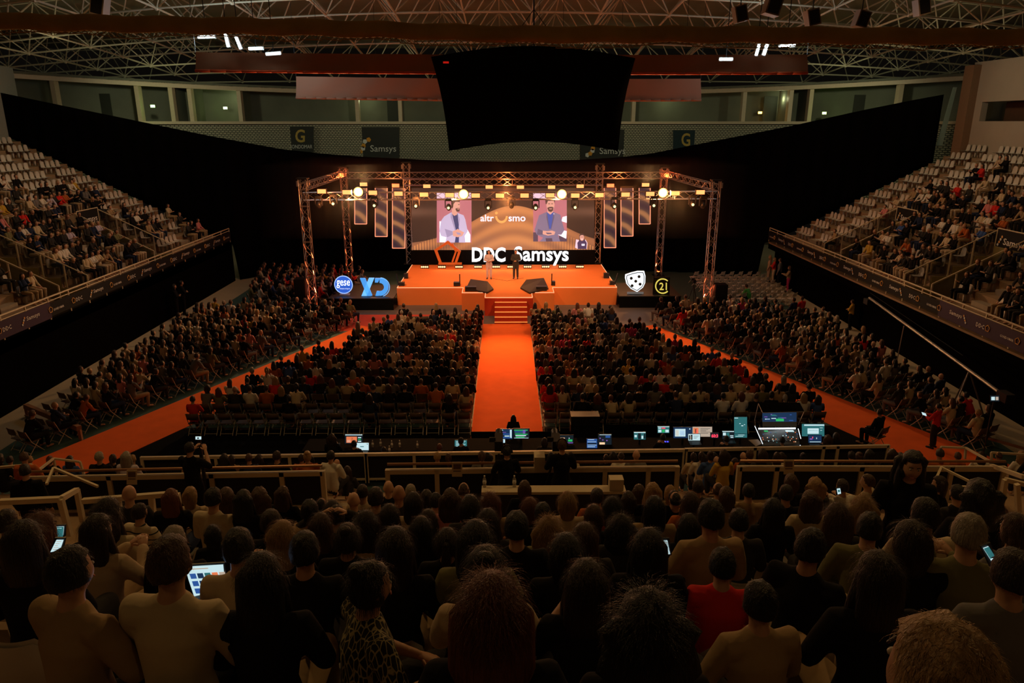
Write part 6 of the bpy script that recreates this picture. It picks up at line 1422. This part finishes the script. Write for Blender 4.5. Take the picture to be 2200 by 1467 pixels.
lamp('AREA', 'laptop_screen_light', atY(440,1245,4.05), atY(440,1225,2.6), (0.45,0.65,1.0), 0.25, .25, 160, sy=.18)
handheld('phone', 'bright phone with a text page held at far left', [(121,1160),(136,1160),(128,1183),(108,1186)], 4.0, rows('beige',5,.15,.85,.1,.9,.2), 'phone')
handheld('phone', 'dim blue phone held up behind the bright one', [(119,1132),(137,1131),(135,1150),(117,1156)], 4.9, [('teal',0,0,1,1),('white',.2,.1,.8,.15)], 'phone')
handheld('phone', 'pale phone held beside long dark hair, right of centre', [(1424,1161),(1434,1161),(1440,1190),(1426,1192)], 3.9, rows('beige',6,.1,.9,.1,.9,.2), 'phone')
handheld('phone', 'tilted teal phone glowing at the right edge of near stand', [(2113,1178),(2124,1174),(2142,1218),(2136,1214)], 3.0, [('teal',0,0,1,.6)], 'phone')
handheld('phone', 'small lit phone held by person in white, right side', [(1798,1050),(1805,1049),(1807,1060),(1800,1062)], 7.8, [('teal',.2,.2,.8,.6)], 'phone')

# ---- standing and working people
def P3(x, yfoot, z=0.0): return atZ(x, yfoot, z)
def stand_at(x, yhead, yfoot, z, rz, pose, hair, hc, top, legs, lab, **k):
    p = atZ(x, yfoot, z); p.x = max(-18.85, min(18.75, p.x)); topz = atY(x, yhead, p.y).z; base = 1.76 if POSES[pose]['pel'].z > .8 else 1.36
    return person((p.x, p.y, z), rz, pose, hair, hc, top, legs, scale=max(.8, min(1.15, (topz-z)/base)), label=lab, shoes=True, **k)
stand_at(1051, 537, 599, HS+.0, R(178), 'clasp', 'crop', 'black', 'lilac', 'lilac', 'speaker on stage in a pale lilac suit, hands clasped', skin=1)
stand_at(1108, 536, 598.5, HS+.0, R(172), 'clasp', 'crop', 'black', 'charcoal', 'charcoal', 'speaker on stage in dark grey jacket and trousers, hands clasped', skin=1)
stand_at(366, 605, 685, 0, R(-70), 'cross', 'long', 'black', 'black', 'black', 'standing person in black with folded arms by the left wall')
stand_at(388, 603, 676, 0, R(-60), 'cross', 'short', 'black', 'black', 'black', 'second standing person in black by the left wall, nearer the stage')
stand_at(1650, 549, 606, 0, R(60), 'stand', 'long', 'blond', 'beige', 'beige', 'standing person in a long beige dress by the right wall')
stand_at(1661, 554, 609, 0, R(70), 'cross', 'bob', 'blond', 'red', 'cream', 'standing person in red top and pale skirt by right wall')
stand_at(1675, 555, 616, 0, R(60), 'stand', 'short', 'brown', 'grey', 'black', 'standing person in grey shirt beside the person in red')
stand_at(1692, 572, 628, 0, R(70), 'hold' if False else 'operate', 'wavy', 'brown', 'tan', 'magenta', 'standing person in pink trousers by the right wall')
stand_at(1831, 644, 708, 0, R(50), 'cross', 'short', 'black', 'mustard', 'black', 'standing person in yellowish jacket beside the crane boom')
stand_at(2002, 868, 962, 0, R(35), 'operate', 'short', 'black', 'red', 'charcoal', 'person in red shirt standing on the right carpet with a phone')
handheld('phone', 'lit phone in the hands of the person in red shirt', [(1980,885),(1989,888),(1991,894),(1982,891)], 22.3, [], 'phone')
p = P3(1880, 962); person((p.x, p.y, 0), R(30), 'lap', 'short', 'black', 'black', 'black', label='seated person in black beside the right carpet, behind the desks', scale=1.05, skin=1); folding_chair(p.x, p.y-.02, R(30), 'folding chair under the person in black beside right carpet', None)
# operators and others standing on the near stand
def stand_top(x, yhead, Y, z, rz, pose, hair, hc, top, lab, **k):
    p = atY(x, yhead, Y); return person((p.x, Y, z), rz, pose, hair, hc, top, 'black', scale=max(.85, min(1.2, (p.z-z)/1.77)), label=lab, **k)
stand_top(1089, 960, 12.45, 3.35, R(8), 'operate', 'short', 'black', 'black', 'left camera operator in black wearing headphones at mid-stand')
stand_top(1208, 946, 12.45, 3.35, R(4), 'operate', 'short', 'brown', 'black', 'right camera operator in black wearing headphones at mid-stand')
for x, y, lab in ((1089, 960, 'black headphones on left camera operator'), (1208, 946, 'black headphones on right camera operator')):
    p = atY(x, y, 12.45) + V((0,0.03,-.10)); g = thing('headphones', lab, 'headphones', tuple(p)); pts = [p + V((.088*math.cos(a), 0, .118*math.sin(a)+.01)) for a in np.linspace(0, math.pi, 13)]
    MB().path(pts, .012, 6).build('headband', M_blackp, g)
    for s in (-1,1): MB().tube(p+V((s*.075,0,0)), p+V((s*.112,0,0)), .04, 10).build('ear_cup', M_blackp, g)
stand_top(404, 952, 12.4, 3.35, R(-12), 'film', 'short', 'black', 'black', 'person in black filming with a raised camera at mid-stand', sleeves=.4)
g = screen('lit camera screen held up by the person filming', 420, 938, 432, 944, 'white', [('dark',.3,.3,.6,.8)], 12.9, 'camera_screen', 'camera')
stand_top(50, 1000, 11.5, 3.35, R(10), 'stand', 'short', 'black', 'black', 'person in black standing by the railing at far left')
stand_top(1962, 972, 6.6, 5.6, R(165), 'stand', 'wavy', 'black', 'black', 'person in glasses and black clothes standing facing the camera, right side')
stand_at(1103, 905, 975, 0, 0, 'stand', 'long', 'black', 'black', 'black', 'person with long black hair standing at the end of the aisle')
for k, (x, y, h, c, t, lab) in enumerate(((712,936,'curly','dark brown','black','seated technician with curly hair at left end of desks'),(760,948,'short','black','black','seated technician before the orange preview monitor'),(824,962,'short','dark brown','charcoal','seated technician behind the row of water bottles'),(944,955,'short','red-brown','black','seated technician with red-brown hair at the left desks'),(990,942,'short','black','black','seated technician blocking the teal laptop'),(1170,943,'bob','dark brown','charcoal','seated technician left of the mixing desk display'),(1425,934,'short','black','black','seated technician below the green timer monitor'),(1562,938,'short','black','black','seated technician before the dark laptop right of the clock'),(1682,940,'short','black','black','seated technician in front of the mixing console'),(1780,938,'curly','brown','black','seated technician right of the pale monitor'),(1798,932,'bob','dark brown','black','last seated person at the right end of desks'))):
    p = atY(x, y, 20.95); person((p.x, 20.95, p.z-1.36), R(0), 'hold', h, c, t, 'black', label=lab, lod=1)
    folding_chair(p.x, 20.9, 0, ('chair under ' + lab).replace('seated ', ''), None)
# ---- lower rows of the near stand, heads showing between the barriers
cols = np.arange(-14.5, 15, .56); k_ = 0
spots = []
for ri, D in enumerate(LROW[1:]):
    for xc in cols:
        if rng.random() < .62 or any(abs(xc - a) < .85 for a in (-3.0, 3.9)): continue
        spots.append((xc + rng.uniform(-.08,.08), D, ri))
extra = [(703,998,'long','dark brown','beige'),(722,988,'bald','black','grey'),(745,1005,'wavy','dark brown','charcoal'),(1515,980,'long','dark brown','black'),(1541,982,'bald','black','white'),(1562,975,'bob','black','black'),(1580,988,'wavy','dark brown','black')]
for x, y, h, c, t in extra:
    k0 = (y-264)/1629.0; D = 17.2; p = atY(x, y, D); 
    person((p.x, D, p.z-1.36), R(rng.uniform(-8,8)), 'lap', h, c, t, 'tan', label='person with %s, %s top, beside the %s stairs gap' % (hn(h,c), t, 'left' if x < 1000 else 'right'), group='audience of the lower rows')
rng.shuffle(spots)
for xc, D, ri in spots[:62]:
    z = plat(D) if plat(D) > 0.1 else .1
    side = 'left' if xc < -3 else 'right' if xc > 3.9 else 'middle'
    for _ in range(20):
        h, c, t = rand_look()
        if 'person with %s, %s top, %s lower row, %s barrier' % (hn(h,c), t, ORD(ri), side) not in LABELS: break
    person((xc, D, z + .02), R(rng.uniform(-10,10)), 'lap', h, c, t, rng.choice(['black','charcoal','tan']), lod=0, label='person with %s, %s top, %s lower row, %s barrier' % (hn(h,c), t, ORD(ri), side), group='audience of the lower rows')

# ---- floor blocks
HALF = 24
def diag(s, y):   # centre line of the slanting carpet
    return s*(7.1 + (38.4 - y)*.46) + .0
seats = []   # x, y, rz, block, row from back, number from aisle
rowy = [24.4 + .97*i for i in range(15)]
for ri, y in enumerate(rowy):
    for s, nm in ((-1,'left centre'), (1,'right centre')):
        n = 0; x = 1.55
        lim = abs(diag(s, y)) - 1.75
        while x < lim:
            seats.append((s*x + .05, y, 0.0, nm, ri, n)); x += .57; n += 1
ang = math.atan(.46)
for s, nm in ((-1,'outer left'), (1,'outer right')):
    u = V((s*math.sin(ang), -math.cos(ang), 0)); v = V((s*math.cos(ang), math.sin(ang), 0))    # u: away from the stage along the carpet; v: outward
    o = V((diag(s, 38.5), 38.5, 0)) + v*1.75
    for r_ in range(20):
        for c_ in range(24):
            q = o + u*(1.0*r_) + v*(.57*c_)
            if abs(q.x) > 17.1 or q.y < 22.8 or q.y > 42.5 or (q.y > 40 and abs(q.x) > 10.2): continue
            seats.append((q.x, q.y, s*ang, nm, 19-r_, c_))
# far side blocks beside the stage
for r_ in range(9):
    for c_ in range(16):
        x = -16.8 + .62*c_ + .18*r_; y = 50.2 - .95*r_ - .10*c_
        if x > -9.5 - (0.12*r_): continue
        if y > 42.9: seats.append((x, y, R(-62), 'far left', r_, c_))
far_chairs = []
for r_ in range(8):
    for c_ in range(8):
        x = 13.2 + .62*c_; y = 50.0 - .95*r_
        (far_chairs if True else seats).append((x, y, R(38), 'far right', r_, c_))
emptyrow = 0
def rowname(ri): return ORD(ri) + ' row from the back'
allp = []
for (x, y, rz, nm, ri, n) in seats:
    px, py = proj((x, y, 1.2))
    if not (-60 < px < 2260): continue
    occ = .93
    if nm in ('left centre','right centre') and ri == 0: occ = .2 if nm.startswith('left') else .85
    if nm == 'left centre' and ri == 14: occ = .35
    if nm == 'left centre' and ri == 1: occ = .75
    if nm == 'outer left' and y < 26 and x < -15: occ = .5
    if nm == 'outer right' and (x > 15.5 and y > 38): occ = .15
    allp.append((x, y, rz, nm, ri, n, rng.random() < occ))
allp.sort(key=lambda q: (V((q[0],q[1],1.2)) - CAM).length)
N_PERSON = 300 - NP[0]; cp = cc = 0; crowd = []; chairs_stuff = []
PAL = SKIN[:2] + [CM[k] for k in CC] + [HM[k] for k in HC]; CI = {k: 2+i for i, k in enumerate(CC)}; HI = {k: 2+len(CC)+i for i, k in enumerate(HC)}
def to_crowd(x, y, z, rz, pose, h, c, t, lg, sc=1.0):
    M = Matrix.Translation((x,y,z)) @ Matrix.Rotation(rz, 4, 'Z') @ Matrix.Scale(sc, 4)
    for part, me in lowfig(pose, h, h in ('long','bob','wavy','bun','ponytail')):
        crowd.append((me, M, {0: 0 if rng.random() < .75 else 1, 1: CI[t], 2: CI[lg], 3: HI[c]}[part]))
for (x, y, rz, nm, ri, n, occ) in allp:
    h, c, t = rand_look(); pose = rng.choices(['lap','fold','hold','lean'], [55,20,12,13])[0]; lg = rng.choice(['black','charcoal','navy','black','tan','grey'])
    jx, jy, sc = rng.uniform(-.05,.05), rng.uniform(-.05,.05), rng.uniform(1.0,1.12); rj = rz + rng.uniform(-.15,.15)
    if nm.startswith('outer'): rj -= 0.0
    if occ:
        if cp < N_PERSON:
            person((x+jx, y+jy, .02), rj, pose, h, c, t, lg, lod=0, scale=sc, label='person, %s, %s top, %s, %s, %s' % (hn(h,c), t, ORD(n) + ' from ' + ('aisle' if 'centre' in nm else 'carpet'), ORD(ri) + ' row from back', nm), group='audience seated on the arena floor', sleeves=rng.choice([1.0,.4]), skin=0 if rng.random() < .75 else 1); cp += 1
        else: to_crowd(x+jx, y+jy, .02, rj, pose, h, c, t, lg, sc)
    full = (nm.endswith('centre') and ri <= 1) or (nm.startswith('outer') and n == 0)
    if cc < 235 and (full or cc < 215): folding_chair(x, y, rz, '%s folding chair, %s from %s, %s row from back, %s' % ('occupied' if occ else 'empty', ORD(n), 'aisle' if 'centre' in nm else 'carpet', ORD(ri), nm), 'folding chairs on the arena floor', full); cc += 1
    else: chairs_stuff.append((CHM, Matrix.Translation((x,y,.02)) @ Matrix.Rotation(rz, 4, 'Z'), None))
for (x, y, rz, nm, ri, n) in far_chairs:
    o = folding_chair(x, y, rz, 'white folding chair in far right corner, %s row from the wall end, %s chair' % (ORD(ri), ORD(n)), 'white folding chairs in the far right corner', False)
    for sl in o.material_slots: sl.link = 'OBJECT'; sl.material = M_white
p = atZ(1606, 657, 0); person((p.x, p.y, 0), R(40), 'lean', 'short', 'dark brown', 'green', 'black', lod=0, label='person in bright green top among the empty white chairs')
# ---- people and seats on the side stands
import bisect
def inside(poly, x, y):
    c = False; j = len(poly)-1
    for i in range(len(poly)):
        if (poly[i][1] > y) != (poly[j][1] > y) and x < (poly[j][0]-poly[i][0])*(y-poly[i][1])/(poly[j][1]-poly[i][1]) + poly[i][0]: c = not c
        j = i
    return c
PL = [(-40,368),(60,390),(200,398),(225,440),(300,452),(345,500),(352,560),(250,585),(200,620),(160,650),(-40,760)]
PR = [(2240,335),(2130,345),(2085,372),(2010,385),(1975,410),(1920,430),(1880,470),(1790,505),(1768,560),(1930,610),(2010,660),(2240,740)]
seat_ind = []; seat_st = []
for s in (-1, 1):
    poly = PL if s < 0 else PR
    for i in range(1, STAND[s][1]):
        x0, z0 = terr(s, i); xc = x0 + s*RUN*.62
        y = 15.0; k = 0
        while y < 49.6:
            y += .55; k += 1
            if any(abs(y - a - .55) < .75 for a in (29.2, 38.4, 46.6)): continue
            if i <= 5 and any(a - .35 < y < b + .35 for a, b in VOM): continue
            px, py = proj((xc, y, z0 + 1.0))
            if not (-30 < px < 2230): continue
            M = (xc, y, z0); dens = .80 if i <= 8 else .62
            if s > 0 and (px > 2010 and py < 420): dens = .3
            if s < 0 and py < 420: dens = .55
            occ = inside(poly, px, py) and rng.random() < dens
            if s < 0 and i < 4 and 43.6 < y < 50 and rng.random() < .25: occ = True
            if occ:
                h, c, t = rand_look(); to_crowd(xc - s*.02, y, z0, (R(-78) if s < 0 else R(78)) + s*.25 + rng.uniform(-.2,.2), rng.choice(['lap','lap','fold','hold','lean']), h, c, t, rng.choice(['black','charcoal','tan','navy','beige']))
            d_ = (V(M) - CAM).length
            (seat_st if (occ and rng.random() < .97) else seat_ind).append((d_, xc, y, z0, s, i, k, occ))
seat_ind.sort(key=lambda q: q[0])
cs = 0; items = []
for d_, xc, y, z0, s, i, k, occ in seat_ind:
    rz = R(-90) if s < 0 else R(90)
    if cs < 185: stadium_seat((xc, y, z0), rz, 'empty pale seat on the %s stand, row %s up, %s seat along' % ('left' if s < 0 else 'right', ORD(i-1), ORD(k)), 'empty pale seats on the side stands'); cs += 1
    else: items.append((BS, Matrix.Translation((xc,y,z0)) @ Matrix.Rotation(rz, 4, 'Z'), 0))
for d_, xc, y, z0, s, i, k, occ in seat_st: items.append((BS, Matrix.Translation((xc,y,z0)) @ Matrix.Rotation(R(-90) if s < 0 else R(90), 4, 'Z'), 0))
def stuff(name, items, mats, lab, cat):
    o = bpy.data.objects.new(name, join_np(items, name, mats)); COL.objects.link(o); return tag(o, lab, cat, None, 'stuff')
if items: stuff('stadium_seat_mass', items, [M_seat], 'remaining rows of pale plastic seats on both side stands', 'seats')
if crowd: stuff('crowd', crowd, PAL, 'far part of the audience on the floor and both side stands', 'crowd')
if chairs_stuff: o = stuff('folding_chair_mass', chairs_stuff, [M_chairpan, M_chairleg], 'remaining folding chairs under the far audience', 'chairs')
for o in list(bpy.data.objects):
    if '_o' in o: del o['_o']
print('PERSONS', NP[0], 'crowd', len(crowd)//4, 'chairs', cc, 'objects', len(bpy.data.objects))
